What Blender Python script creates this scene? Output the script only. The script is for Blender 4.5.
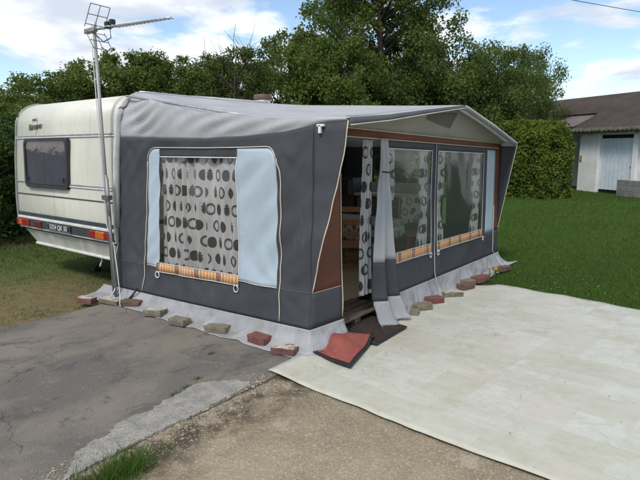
import bpy, bmesh, math, random
import numpy as np
from mathutils import Vector, noise as mnoise

for o in list(bpy.data.objects): bpy.data.objects.remove(o)
S = bpy.context.scene
COL = S.collection
R = math.radians
random.seed(7)

# ------------------------------------------------------------------ camera
cam_d = bpy.data.cameras.new("camera"); cam = bpy.data.objects.new("camera", cam_d); COL.objects.link(cam)
cam.location = (0, 0, 1.65); cam.rotation_euler = (R(90 - 9.53), 0, R(-52.0))
cam_d.sensor_width = 36; cam_d.lens = 536 / 640 * 36; cam_d.clip_end = 3000; cam_d.clip_start = 0.05
S.camera = cam

# ------------------------------------------------------------------ node helper
class N:
    """a socket that can be used in arithmetic"""
    def __init__(s, nt, sk): s.nt = nt; s.sk = sk
    def m(s, op, *a, clamp=False):
        n = s.nt.nodes.new('ShaderNodeMath'); n.operation = op; n.use_clamp = clamp
        for i, v in enumerate((s,) + a):
            if isinstance(v, N): s.nt.links.new(v.sk, n.inputs[i])
            else: n.inputs[i].default_value = v
        return N(s.nt, n.outputs[0])
    def __add__(s, o): return s.m('ADD', o)
    def __sub__(s, o): return s.m('SUBTRACT', o)
    def __mul__(s, o): return s.m('MULTIPLY', o)
    def __truediv__(s, o): return s.m('DIVIDE', o)
    def lt(s, o): return s.m('LESS_THAN', o)
    def gt(s, o): return s.m('GREATER_THAN', o)
    def floor(s): return s.m('FLOOR')
    def frac(s): return s.m('FRACT')
    def abs(s): return s.m('ABSOLUTE')
    def pow(s, o): return s.m('POWER', o)
    def max(s, o): return s.m('MAXIMUM', o)
    def min(s, o): return s.m('MINIMUM', o)
    def ss(s, a, b):
        n = s.nt.nodes.new('ShaderNodeMapRange'); n.interpolation_type = 'SMOOTHSTEP'
        s.nt.links.new(s.sk, n.inputs[0]); n.inputs[1].default_value = a; n.inputs[2].default_value = b
        return N(s.nt, n.outputs[0])
def node(nt, t, ins=None, out=0, **props):
    n = nt.nodes.new(t)
    for k, v in props.items(): setattr(n, k, v)
    for k, v in (ins or {}).items():
        if isinstance(v, N): nt.links.new(v.sk, n.inputs[k])
        else: n.inputs[k].default_value = v
    return N(nt, n.outputs[out])
def c4(c): return (c[0], c[1], c[2], 1)
def mix(nt, f, a, b):
    n = nt.nodes.new('ShaderNodeMix'); n.data_type = 'RGBA'
    for i, v in ((0, f), (6, a), (7, b)):
        if isinstance(v, N): nt.links.new(v.sk, n.inputs[i])
        elif i == 0: n.inputs[0].default_value = v
        else: n.inputs[i].default_value = c4(v)
    return N(nt, n.outputs[2])
def coord(nt, kind='Object', scale=(1, 1, 1), rot=(0, 0, 0)):
    tc = nt.nodes.new('ShaderNodeTexCoord'); mp = nt.nodes.new('ShaderNodeMapping')
    mp.inputs['Scale'].default_value = scale; mp.inputs['Rotation'].default_value = rot
    nt.links.new(tc.outputs[kind], mp.inputs['Vector']); return N(nt, mp.outputs[0])
def nz(nt, vec, scale, detail=4, rough=.55, dist=0):
    return node(nt, 'ShaderNodeTexNoise', {'Vector': vec, 'Scale': scale, 'Detail': detail, 'Roughness': rough, 'Distortion': dist}, 'Fac' if False else 0)
def sep(nt, vec):
    n = nt.nodes.new('ShaderNodeSeparateXYZ'); nt.links.new(vec.sk, n.inputs[0]); return [N(nt, o) for o in n.outputs]
def bump(nt, h, strength=.3, dist=.01):
    return node(nt, 'ShaderNodeBump', {'Height': h, 'Strength': strength, 'Distance': dist})
def newmat(name):
    m = bpy.data.materials.new(name); m.use_nodes = True
    return m, m.node_tree, m.node_tree.nodes['Principled BSDF']
def put(nt, p, name, v):
    if isinstance(v, N): nt.links.new(v.sk, p.inputs[name])
    else: p.inputs[name].default_value = v
MATS = {}
def mat(name, col, col2=None, scale=6, rough=.6, bumps=(), spec=.4, metal=0, vscale=(1, 1, 1), contrast=(.35, .65), dirt=None, kind='Object'):
    """surface of one colour with blotches of a second, optional dirt, fine relief"""
    if name in MATS: return MATS[name]
    m, nt, p = newmat(name); v = coord(nt, kind, vscale)
    col2 = col2 or tuple(c * .82 for c in col)
    f = nz(nt, v, scale, 5, .6).ss(*contrast)
    c = mix(nt, f, col, col2)
    if dirt:
        dc, ds, lo, hi = dirt
        c = mix(nt, nz(nt, v, ds, 6, .65).ss(lo, hi), c, dc)
    put(nt, p, 'Base Color', c)
    p.inputs['Roughness'].default_value = rough; p.inputs['Metallic'].default_value = metal
    p.inputs['Specular IOR Level'].default_value = spec
    nrm = None
    for (bs, st, di) in bumps:
        b = node(nt, 'ShaderNodeBump', {'Height': nz(nt, v, bs, 4, .6), 'Strength': st, 'Distance': di})
        if nrm: nt.links.new(nrm.sk, b.sk.node.inputs['Normal'])
        nrm = b
    if nrm: put(nt, p, 'Normal', nrm)
    MATS[name] = m; return m

# ------------------------------------------------------------------ sky and sun
SUN_EL, SUN_AZ = R(50), R(-106)      # azimuth: direction the light comes from, measured from +Y towards +X
W = bpy.data.worlds.new("World"); S.world = W; W.use_nodes = True
wt = W.node_tree; bg = wt.nodes['Background']
sky = wt.nodes.new('ShaderNodeTexSky'); sky.sky_type = 'NISHITA'; sky.sun_disc = False
sky.sun_elevation = SUN_EL; sky.sun_rotation = SUN_AZ; sky.air_density = 1.0; sky.dust_density = .15; sky.ozone_density = 1.5
dv = coord(wt, 'Generated'); dx, dy, dz = sep(wt, dv)
inv = (dz.max(0.0) + .16)
cv = node(wt, 'ShaderNodeCombineXYZ', {'X': dx / inv + 11.3, 'Y': dy / inv + 8.1, 'Z': 0.35})
n1 = nz(wt, cv, 0.85, 9, .56, .25)
n2 = nz(wt, node(wt, 'ShaderNodeVectorMath', {0: cv, 1: (4.3, 2.2, 1.0)}, operation='ADD'), 1.5, 7, .55)
cf = n1.ss(.445, .525)
shade = n2.ss(.40, .62)
cloud = mix(wt, shade, (7.6, 7.7, 7.8), (4.2, 4.6, 5.3))
skyc = mix(wt, cf * .97, N(wt, sky.outputs[0]), cloud)
wt.links.new(skyc.sk, bg.inputs['Color']); bg.inputs['Strength'].default_value = 0.12
sun_d = bpy.data.lights.new("sun", 'SUN'); sun = bpy.data.objects.new("sun", sun_d); COL.objects.link(sun)
sun_d.energy = 1.9; sun_d.angle = R(12); sun_d.color = (1, .96, .9)
sd = Vector((math.sin(SUN_AZ) * math.cos(SUN_EL), math.cos(SUN_AZ) * math.cos(SUN_EL), math.sin(SUN_EL)))
sun.rotation_euler = sd.to_track_quat('Z', 'Y').to_euler(); sun.location = (0, 0, 30)
S.render.engine = 'CYCLES'
vs_ = S.view_settings; vs_.view_transform = 'Standard'; vs_.look = 'None'; vs_.gamma = 1; vs_.exposure = 0.5; vs_.use_curve_mapping = False

# ------------------------------------------------------------------ object helpers
ORG = {}
def tag(o, label=None, cat=None, group=None, kind=None):
    if label: o['label'] = label
    if cat: o['category'] = cat
    if group: o['group'] = group
    if kind: o['kind'] = kind
    return o
def thing(name, label, cat, loc=(0, 0, 0), group=None):
    o = bpy.data.objects.new(name, None); COL.objects.link(o); o.location = loc
    o.empty_display_size = .1; ORG[o] = Vector(loc)
    return tag(o, label, cat, group)
def link_mesh(name, me, m, parent=None, origin=None):
    o = bpy.data.objects.new(name, me); COL.objects.link(o)
    if m is not None:
        if isinstance(m, (list, tuple)):
            for k in m: me.materials.append(k)
        else: me.materials.append(m)
    if parent is not None:
        o.parent = parent; og = ORG.get(parent, Vector((0, 0, 0))); ORG[o] = Vector(og)
        me.transform(__import__('mathutils').Matrix.Translation(-og))
    elif origin is not None:
        ORG[o] = Vector(origin); o.location = origin
        me.transform(__import__('mathutils').Matrix.Translation(-Vector(origin)))
    else: ORG[o] = Vector((0, 0, 0))
    return o
def mk(name, V, F, m, parent=None, origin=None, smooth=False, uv=None):
    me = bpy.data.meshes.new(name); me.from_pydata([tuple(v) for v in V], [], F)
    if smooth: me.polygons.foreach_set('use_smooth', [True] * len(me.polygons))
    if uv is not None:
        ul = me.uv_layers.new(name='UVMap')
        for l in me.loops: ul.data[l.index].uv = uv[l.vertex_index]
    me.update()
    return link_mesh(name, me, m, parent, origin)
def sub(breaks, step):
    out = []
    for a, b in zip(breaks[:-1], breaks[1:]):
        n = max(1, int(math.ceil(abs(b - a) / step)))
        out += [a + (b - a) * i / n for i in range(n)]
    return out + [breaks[-1]]
def sheet(name, us, vs, fn, m, parent=None, keep=None, thick=.003, smooth=True, origin=None, uv=None):
    V = []; U = []; idx = {}; F = []
    def vid(i, j):
        k = (i, j)
        if k not in idx:
            idx[k] = len(V); V.append(fn(us[i], vs[j])); U.append(uv(us[i], vs[j]) if uv else (us[i], vs[j]))
        return idx[k]
    for i in range(len(us) - 1):
        for j in range(len(vs) - 1):
            if keep and not keep((us[i] + us[i + 1]) / 2, (vs[j] + vs[j + 1]) / 2): continue
            F.append((vid(i, j), vid(i + 1, j), vid(i + 1, j + 1), vid(i, j + 1)))
    o = mk(name, V, F, m, parent, origin, smooth, U)
    if thick:
        s = o.modifiers.new('thickness', 'SOLIDIFY'); s.thickness = thick; s.offset = 0
    return o
def nn(x, y=0, z=0): return mnoise.noise(Vector((x, y, z)))
def lerp(a, b, t): return a + (b - a) * t
def ipl(pts, x):
    if x <= pts[0][0]: return pts[0][1]
    for (a, b), (c, d) in zip(pts[:-1], pts[1:]):
        if x <= c: return b + (d - b) * (x - a) / (c - a)
    return pts[-1][1]
def smst(a, b, x):
    t = min(1, max(0, (x - a) / (b - a))); return t * t * (3 - 2 * t)
def boxes(name, specs, m, parent=None, origin=None, bev=.004, rotz=0, pivot=None, seg=1, jitter=0):
    """specs: list of (x0,x1,y0,y1,z0,z1)"""
    bm = bmesh.new()
    for (x0, x1, y0, y1, z0, z1) in specs:
        r = bmesh.ops.create_cube(bm, size=1)
        for v in r['verts']:
            v.co = Vector(((x0 + x1) / 2 + v.co.x * (x1 - x0), (y0 + y1) / 2 + v.co.y * (y1 - y0), (z0 + z1) / 2 + v.co.z * (z1 - z0)))
    if bev: bmesh.ops.bevel(bm, geom=bm.edges[:], offset=bev, segments=seg, profile=.6, affect='EDGES')
    if jitter:
        for v in bm.verts: v.co += Vector((nn(v.co.x * 31, v.co.y * 29, v.co.z * 37), nn(v.co.x * 33 + 9, v.co.y * 27, v.co.z * 31), nn(v.co.x * 29, v.co.y * 33 + 5, v.co.z * 35))) * jitter
    if rotz:
        pv = Vector(pivot); c, s = math.cos(rotz), math.sin(rotz)
        for v in bm.verts:
            d = v.co - pv; v.co = pv + Vector((c * d.x - s * d.y, s * d.x + c * d.y, d.z))
    me = bpy.data.meshes.new(name); bm.to_mesh(me); bm.free()
    return link_mesh(name, me, m, parent, origin)
def box(name, x0, x1, y0, y1, z0, z1, m, parent=None, **k): return boxes(name, [(x0, x1, y0, y1, z0, z1)], m, parent, **k)
def tube_vf(pts, rad, seg=8, V=None, F=None, cap=True):
    V = [] if V is None else V; F = [] if F is None else F
    pts = [Vector(p) for p in pts]; n = len(pts); b0 = len(V)
    for i, p in enumerate(pts):
        t = (pts[min(i + 1, n - 1)] - pts[max(i - 1, 0)])
        t = t.normalized() if t.length > 1e-9 else Vector((0, 0, 1))
        a = Vector((0, 0, 1)) if abs(t.z) < .9 else Vector((1, 0, 0))
        u = t.cross(a).normalized(); w = t.cross(u)
        r = rad[i] if isinstance(rad, (list, tuple)) else rad
        for k in range(seg):
            an = 2 * math.pi * k / seg; V.append(p + u * math.cos(an) * r + w * math.sin(an) * r)
    for i in range(n - 1):
        for k in range(seg):
            a = b0 + i * seg + k; b = b0 + i * seg + (k + 1) % seg; F.append((a, b, b + seg, a + seg))
    if cap:
        F.append(tuple(b0 + k for k in range(seg))[::-1]); F.append(tuple(b0 + (n - 1) * seg + k for k in range(seg)))
    return V, F
def tube(name, pts, rad, m, parent=None, seg=8, origin=None):
    V, F = tube_vf(pts, rad, seg); return mk(name, V, F, m, parent, origin, True)
def prism(name, poly, ax, a, b, m, parent=None, origin=None, smooth=False):
    """poly of 2D points extruded along axis ax ('x','y','z') from a to b"""
    def P(p, t): return {'x': (t, p[0], p[1]), 'y': (p[0], t, p[1]), 'z': (p[0], p[1], t)}[ax]
    n = len(poly); V = [P(p, a) for p in poly] + [P(p, b) for p in poly]
    F = [tuple(range(n))[::-1], tuple(range(n, 2 * n))] + [(i, (i + 1) % n, n + (i + 1) % n, n + i) for i in range(n)]
    o = mk(name, V, F, m, parent, origin, smooth)
    bm = bmesh.new(); bm.from_mesh(o.data); bmesh.ops.recalc_face_normals(bm, faces=bm.faces[:]); bm.to_mesh(o.data); bm.free()
    return o
def rrect(a0, a1, b0, b1, r, n=5):
    out = []
    for (cx, cy, s) in ((a1 - r, b1 - r, 0), (a0 + r, b1 - r, 90), (a0 + r, b0 + r, 180), (a1 - r, b0 + r, 270)):
        for k in range(n + 1):
            t = R(s + 90 * k / n); out.append((cx + r * math.cos(t), cy + r * math.sin(t)))
    return out
def ring(name, outer, inner, ax, a, b, m, parent=None):
    n = len(outer)
    def P(p, t): return {'x': (t, p[0], p[1]), 'y': (p[0], t, p[1])}[ax]
    V = [P(p, a) for p in outer] + [P(p, a) for p in inner] + [P(p, b) for p in outer] + [P(p, b) for p in inner]; F = []
    for i in range(n):
        j = (i + 1) % n
        F += [(i, j, n + j, n + i), (2 * n + i, 3 * n + i, 3 * n + j, 2 * n + j), (i, 2 * n + i, 2 * n + j, j), (n + i, n + j, 3 * n + j, 3 * n + i)]
    return mk(name, V, F, m, parent)
def text_mesh(name, s, size, m, parent, mat3, shear=0, extrude=.001, bold=0.0):
    cu = bpy.data.curves.new(name, 'FONT'); cu.body = s; cu.size = size; cu.align_x = 'CENTER'; cu.align_y = 'CENTER'; cu.shear = shear; cu.extrude = extrude; cu.offset = bold
    t = bpy.data.objects.new(name, cu); COL.objects.link(t)
    dg = bpy.context.evaluated_depsgraph_get(); me = bpy.data.meshes.new_from_object(t.evaluated_get(dg))
    bpy.data.objects.remove(t); me.transform(mat3); me.materials.clear(); me.name = name
    return link_mesh(name, me, m, parent)
from mathutils import Matrix
def rect_xz_frame(ox, oy, oz):          # text plane facing -X: text runs towards -Y
    return Matrix(((0, 0, -1, ox), (-1, 0, 0, oy), (0, 1, 0, oz), (0, 0, 0, 1)))

# ------------------------------------------------------------------ materials
def weave(name, col, col2=None, rough=.7, spec=.25, stain=None, transl=0, crease=.5):
    m, nt, p = newmat(name); v = coord(nt, 'Object')
    col2 = col2 or tuple(c * .8 for c in col)
    c = mix(nt, nz(nt, v, 2.2, 6, .6).ss(.3, .7), col, col2)
    c = mix(nt, nz(nt, v, 240, 2, .5).ss(.35, .7) * .25, c, tuple(min(1, x * 1.5 + .02) for x in col))
    if stain: c = mix(nt, nz(nt, coord(nt, 'Object', (1, 1, .35)), 5, 6, .7).ss(stain[1], stain[2]) * stain[3], c, stain[0])
    put(nt, p, 'Base Color', c); p.inputs['Roughness'].default_value = rough; p.inputs['Specular IOR Level'].default_value = spec
    b1 = bump(nt, nz(nt, v, 420, 2, .5), .12, .002)
    b2 = bump(nt, nz(nt, coord(nt, 'Object', (1, 1, .45), (.5, .3, .2)), 9, 4, .55), crease, .02)
    nt.links.new(b1.sk, b2.sk.node.inputs['Normal']); put(nt, p, 'Normal', b2)
    if transl:
        out = nt.nodes['Material Output']; tr = nt.nodes.new('ShaderNodeBsdfTranslucent'); nt.links.new(c.sk, tr.inputs[0])
        ms = nt.nodes.new('ShaderNodeMixShader'); ms.inputs[0].default_value = transl
        nt.links.new(p.outputs[0], ms.inputs[1]); nt.links.new(tr.outputs[0], ms.inputs[2]); nt.links.new(ms.outputs[0], out.inputs[0])
    MATS[name] = m; return m
dark_cv = weave('charcoal canvas', (.056, .059, .066), (.043, .046, .052), stain=((.12, .12, .112), .55, .8, .4))
blue_cv = weave('pale blue canvas', (.44, .51, .56), (.38, .45, .50), transl=.1)
brown_cv = weave('rust brown canvas', (.13, .050, .028), (.10, .038, .022))
roof_cv = weave('light grey roof canvas', (.60, .60, .605), (.51, .51, .515), rough=.55, stain=((.32, .32, .32), .55, .8, .45), transl=.38)
skirt_pvc = weave('grey pvc skirt', (.325, .325, .33), (.24, .24, .245), rough=.5, spec=.35, crease=.9, stain=((.20, .18, .15), .46, .70, .7))
gable_cv = weave('cream gable canvas', (.46, .45, .41), (.40, .39, .35), transl=.4)
flap_cv = weave('pale grey lining canvas', (.46, .47, .48), (.38, .39, .40), transl=.15)
piping = mat('cream piping', (.62, .56, .42), rough=.5)
white_pl = mat('white plastic', (.72, .72, .70), rough=.4)
black_pl = mat('black plastic', (.018, .018, .020), rough=.45)
alu = mat('aluminium', (.55, .56, .57), (.42, .43, .44), rough=.35, metal=.85, scale=14)
steel = mat('dull steel', (.20, .20, .20), (.13, .12, .11), rough=.5, metal=.6, scale=20)
def cream_paint():
    m, nt, p = newmat('cream caravan paint'); v = coord(nt, 'Object'); st = coord(nt, 'Object', (7, 7, .35))
    c = mix(nt, nz(nt, v, 1.5, 5, .6).ss(.35, .65), (.69, .67, .57), (.64, .615, .51))
    c = mix(nt, nz(nt, st, 2.4, 6, .65).ss(.50, .78) * .55, c, (.42, .40, .34))
    c = mix(nt, nz(nt, v, 9, 6, .7).ss(.60, .80) * .4, c, (.45, .43, .36))
    put(nt, p, 'Base Color', c); put(nt, p, 'Roughness', nz(nt, st, 3, 4, .6) * .3 + .25)
    put(nt, p, 'Normal', bump(nt, nz(nt, v, 2.5, 3, .5), .15, .01)); return m
cream = cream_paint()
cream_lo = mat('weathered skirt panel', (.50, .49, .43), (.40, .39, .34), scale=5, rough=.5, vscale=(1, 1, .4), dirt=((.22, .21, .18), 6, .52, .85))
trimw = mat('white trim', (.66, .66, .63), (.55, .55, .52), rough=.4, scale=10)
trimg = mat('grey trim', (.30, .30, .30), (.22, .22, .21), rough=.4, scale=15)
darkband = mat('dark grey band', (.05, .058, .066), (.038, .044, .05), rough=.4)
wood = mat('brown wood', (.16, .085, .040), (.10, .05, .024), scale=9, rough=.6, vscale=(1, 6, 6), bumps=((40, .3, .004),))
pallet_w = mat('old pallet wood', (.26, .19, .125), (.16, .11, .07), scale=12, rough=.8, vscale=(1, 7, 7), bumps=((60, .5, .004),))
tyre_m = mat('tyre rubber', (.02, .02, .02), rough=.85)
def clear_plastic(name, tint, refl_rough=.06, haze=.1):
    m, nt, p = newmat(name); nt.nodes.remove(p); out = nt.nodes['Material Output']
    tr = nt.nodes.new('ShaderNodeBsdfTransparent'); tr.inputs[0].default_value = c4(tint)
    gl = nt.nodes.new('ShaderNodeBsdfGlossy'); gl.inputs[0].default_value = (.9, .9, .9, 1); gl.inputs['Roughness'].default_value = refl_rough
    df = nt.nodes.new('ShaderNodeBsdfDiffuse'); df.inputs[0].default_value = (.55, .56, .55, 1)
    fr = nt.nodes.new('ShaderNodeLayerWeight'); fr.inputs[0].default_value = .5
    b = bump(nt, nz(nt, coord(nt, 'Object'), 5, 3, .5), .25, .01); nt.links.new(b.sk, gl.inputs['Normal']); nt.links.new(b.sk, fr.inputs['Normal'])
    m1 = nt.nodes.new('ShaderNodeMixShader'); m1.inputs[0].default_value = haze; nt.links.new(tr.outputs[0], m1.inputs[1]); nt.links.new(df.outputs[0], m1.inputs[2])
    m2 = nt.nodes.new('ShaderNodeMixShader'); nt.links.new((N(nt, fr.outputs['Facing']).pow(5.0) * .95 + .045).sk, m2.inputs[0]); nt.links.new(m1.outputs[0], m2.inputs[1]); nt.links.new(gl.outputs[0], m2.inputs[2])
    nt.links.new(m2.outputs[0], out.inputs[0]); return m
pane_m = clear_plastic('clear window film', (.94, .95, .93), .08, .012)
front_m = clear_plastic('front window film', (.90, .91, .88), .10, .06)
van_glass = clear_plastic('tinted caravan window', (.66, .66, .70), .04, .02)
lens_glass = lambda n, c: mat(n, c, tuple(x * .7 for x in c), rough=.25, scale=60, bumps=((160, .4, .003),), spec=.6)
red_lens = lens_glass('red lamp lens', (.30, .012, .010)); amber_lens = lens_glass('amber lamp lens', (.55, .13, .015)); dkred = lens_glass('dark red reflector', (.16, .012, .016))

def curtain_mat(name, ground, ground2, ink):
    """printed curtain: discs, ragged rings and pineapple shapes on a grid (UV in metres)"""
    m, nt, p = newmat(name); tc = nt.nodes.new('ShaderNodeTexCoord'); u, v, _ = sep(nt, N(nt, tc.outputs['UV']))
    cw, ch = .140, .155
    row = (v / ch).floor()
    us_ = u / cw + (row.m('MODULO', 2.0).abs() * .5)
    cx = us_.floor(); fu = (us_ - cx - .5) * cw; fv = (v / ch - row - .5) * ch
    idv = node(nt, 'ShaderNodeCombineXYZ', {'X': cx, 'Y': row, 'Z': 0.0})
    rnd = node(nt, 'ShaderNodeTexWhiteNoise', {'Vector': idv}, 0, noise_dimensions='3D')
    sel = (cx + row * 2.0).m('MODULO', 3.0).abs()
    rr = (fu * fu + fv * fv).m('SQRT'); ang = fv.m('ARCTAN2', fu)
    disc = rr.lt(.052)
    rag = (ang * 13.0).m('SINE')
    ringo = (rr.lt(.055)) * ((rr + rag * .008).gt(.034))
    fvp = fv + .012
    body = ((fu / .031) * (fu / .031) + (fvp / .038) * (fvp / .038)).lt((ang * 15.0).m('SINE') * .35 + 1.0)
    leaf = (fv.gt(.012)) * (fv.lt(.062)) * ((fu.abs() + (fv * 260.0).m('SINE') * .006).lt((fv * -.55) + .040))
    pine = body.max(leaf * .9)
    s0 = sel.lt(.5); s1 = sel.gt(.5) * sel.lt(1.5); s2 = sel.gt(1.5)
    ink_f = disc * s0 + ringo * s1 + pine * s2
    tone = nz(nt, node(nt, 'ShaderNodeCombineXYZ', {'X': u, 'Y': v * .2, 'Z': 0.0}), 9, 4, .6)
    crs = (u * 900.0).m('SINE') * .06 + (v * 700.0).m('SINE') * .05
    g = mix(nt, tone.ss(.3, .7) + crs, ground, ground2)
    inkc = mix(nt, rnd.gt(.72), ink, (ink[0] * .75, ink[1] * 1.1, ink[2] * 1.1))
    put(nt, p, 'Base Color', mix(nt, ink_f.min(1.0) * .93, g, inkc)); p.inputs['Roughness'].default_value = .8; p.inputs['Specular IOR Level'].default_value = .15
    out = nt.nodes['Material Output']; tr = nt.nodes.new('ShaderNodeBsdfTranslucent'); nt.links.new(p.inputs['Base Color'].links[0].from_socket, tr.inputs[0])
    ms = nt.nodes.new('ShaderNodeMixShader'); ms.inputs[0].default_value = .26
    nt.links.new(p.outputs[0], ms.inputs[1]); nt.links.new(tr.outputs[0], ms.inputs[2]); nt.links.new(ms.outputs[0], out.inputs[0])
    return m
curt_m = curtain_mat('printed curtain', (.62, .59, .59), (.47, .445, .44), (.040, .024, .022))
curt_w = curtain_mat('white printed curtain', (.66, .66, .65), (.54, .54, .53), (.04, .036, .036))
def stripe_mat(name):
    m, nt, p = newmat(name); tc = nt.nodes.new('ShaderNodeTexCoord'); u, v, _ = sep(nt, N(nt, tc.outputs['UV']))
    t = (u / .30).frac()
    cr = nt.nodes.new('ShaderNodeValToRGB'); cr.color_ramp.interpolation = 'CONSTANT'; nt.links.new(t.sk, cr.inputs[0])
    O_, C_, B_ = (.50, .19, .05), (.62, .44, .24), (.19, .08, .035)
    cols = [(0, O_), (.09, C_), (.13, O_), (.23, C_), (.27, (.44, .15, .04)), (.37, C_), (.42, B_), (.66, C_), (.71, O_), (.81, C_), (.86, O_), (.96, C_)]
    el = cr.color_ramp.elements
    el[0].position = 0; el[0].color = c4(cols[0][1]); el[1].position = cols[1][0]; el[1].color = c4(cols[1][1])
    for ps, c in cols[2:]:
        e = el.new(ps); e.color = c4(c)
    f = nz(nt, coord(nt, 'Object'), 30, 4, .6).ss(.3, .8) * .4
    put(nt, p, 'Base Color', mix(nt, f, N(nt, cr.outputs[0]), (.6, .5, .36))); p.inputs['Roughness'].default_value = .75
    return m
stripe_m = stripe_mat('orange striped trim')

def ground_mat(name, build):
    m, nt, p = newmat(name); build(nt, p); p.inputs['Roughness'].default_value = .95; p.inputs['Specular IOR Level'].default_value = .15; return m
def b_lawn(nt, p):
    v = coord(nt, 'Object')
    c = mix(nt, nz(nt, v, .55, 6, .6).ss(.35, .68), (.060, .116, .024), (.082, .130, .032))
    c = mix(nt, nz(nt, v, 30, 4, .7).ss(.35, .75) * .5, c, (.040, .068, .014))
    x, y, z = sep(nt, v)
    # worn, half-bare turf on the caravan side
    wl = ((x * -1.0) + 4.4).ss(0, 1.2) * ((y * -1.0) + 8.6).ss(0, 2.4) * nz(nt, v, 1.6, 5, .65).ss(.26, .46)
    c = mix(nt, wl, c, mix(nt, nz(nt, v, 14, 4, .7).ss(.3, .7), (.21, .165, .085), (.125, .108, .050)))
    lane = (y - x * .12 - 16.6).ss(0, .8) * ((y * -1.0) + x * .12 + 20.2).ss(0, .8) * ((x * -1.0) + 9.5).ss(0, 1.0)
    c = mix(nt, lane, c, (.20, .18, .14))
    put(nt, p, 'Base Color', c); put(nt, p, 'Normal', bump(nt, nz(nt, v, 45, 4, .7), .8, .03))
lawn_m = ground_mat('lawn ground', b_lawn)
def b_gravel(nt, p):
    v = coord(nt, 'Object')
    c = mix(nt, nz(nt, v, 1.3, 6, .65).ss(.35, .65), (.345, .28, .185), (.235, .19, .125))
    c = mix(nt, nz(nt, v, 60, 3, .7).ss(.5, .72), c, (.46, .41, .33))
    c = mix(nt, nz(nt, v, 110, 3, .7).ss(.52, .72) * .8, c, (.10, .082, .06))
    x, y, z = sep(nt, v)
    c = mix(nt, (y - 1.95).ss(0, .45) * nz(nt, v, 4, 5, .65).ss(.38, .6), c, (.085, .066, .045))
    c = mix(nt, nz(nt, v, 3.2, 6, .7).ss(.55, .72) * .6, c, (.44, .38, .28))
    put(nt, p, 'Base Color', c)
    b1 = bump(nt, nz(nt, v, 26, 5, .7), .7, .02); b2 = bump(nt, nz(nt, v, 140, 3, .6), .7, .006); nt.links.new(b1.sk, b2.sk.node.inputs['Normal']); put(nt, p, 'Normal', b2)
gravel_m = ground_mat('sandy gravel', b_gravel)
def b_pad(nt, p):
    v = coord(nt, 'Object'); v2 = coord(nt, 'Object', (.8, 1.3, 1), (0, 0, .3))
    c = mix(nt, nz(nt, v2, 1.1, 7, .62, .4).ss(.40, .62), (.142, .130, .116), (.240, .208, .168))
    c = mix(nt, nz(nt, v2, 2.9, 11, .74, .5).ss(.53, .63) * .75, c, (.080, .073, .067))
    c = mix(nt, nz(nt, v, 4.3, 11, .78, .3).ss(.54, .62) * .55, c, (.25, .215, .17))
    c = mix(nt, nz(nt, v, 7, 6, .7).ss(.58, .74) * .5, c, (.27, .24, .20))
    c = mix(nt, nz(nt, v, 150, 3, .7).ss(.45, .6) * .5, c, (.075, .07, .065))
    c = mix(nt, nz(nt, node(nt, 'ShaderNodeVectorMath', {0: v, 1: (9, 4, 2)}, operation='ADD'), 130, 3, .7).ss(.52, .62) * .6, c, (.26, .235, .20))
    c = mix(nt, nz(nt, v, 90, 2, .5).ss(.66, .74) * .7, c, (.36, .34, .31))
    vo = nt.nodes.new('ShaderNodeTexVoronoi'); vo.feature = 'DISTANCE_TO_EDGE'; vo.inputs['Scale'].default_value = .62
    dvv = node(nt, 'ShaderNodeVectorMath', {0: v, 1: node(nt, 'ShaderNodeVectorMath', {0: node(nt, 'ShaderNodeTexNoise', {'Vector': v, 'Scale': 5.0, 'Detail': 5.0}, 1), 'Scale': .22}, operation='SCALE')}, operation='ADD')
    nt.links.new(dvv.sk, vo.inputs['Vector'])
    crack = N(nt, vo.outputs[0]).lt(.0022) * nz(nt, v, 1.7, 3, .5).ss(.47, .52)
    c = mix(nt, crack * .4, c, (.022, .020, .018)); put(nt, p, 'Base Color', c)
    h = nz(nt, v, 70, 5, .7) - crack * 2.0
    b1 = bump(nt, nz(nt, v, 5, 5, .6), .35, .03); b2 = bump(nt, h, .9, .010); nt.links.new(b1.sk, b2.sk.node.inputs['Normal']); put(nt, p, 'Normal', b2)
pad_m = ground_mat('old tarmac', b_pad)
patch_m = mat('pale concrete patch', (.44, .415, .37), (.33, .31, .27), scale=9, rough=.95, dirt=((.17, .155, .13), 34, .56, .74), bumps=((30, 1.0, .02), (120, 1.0, .010)), spec=.15)
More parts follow.
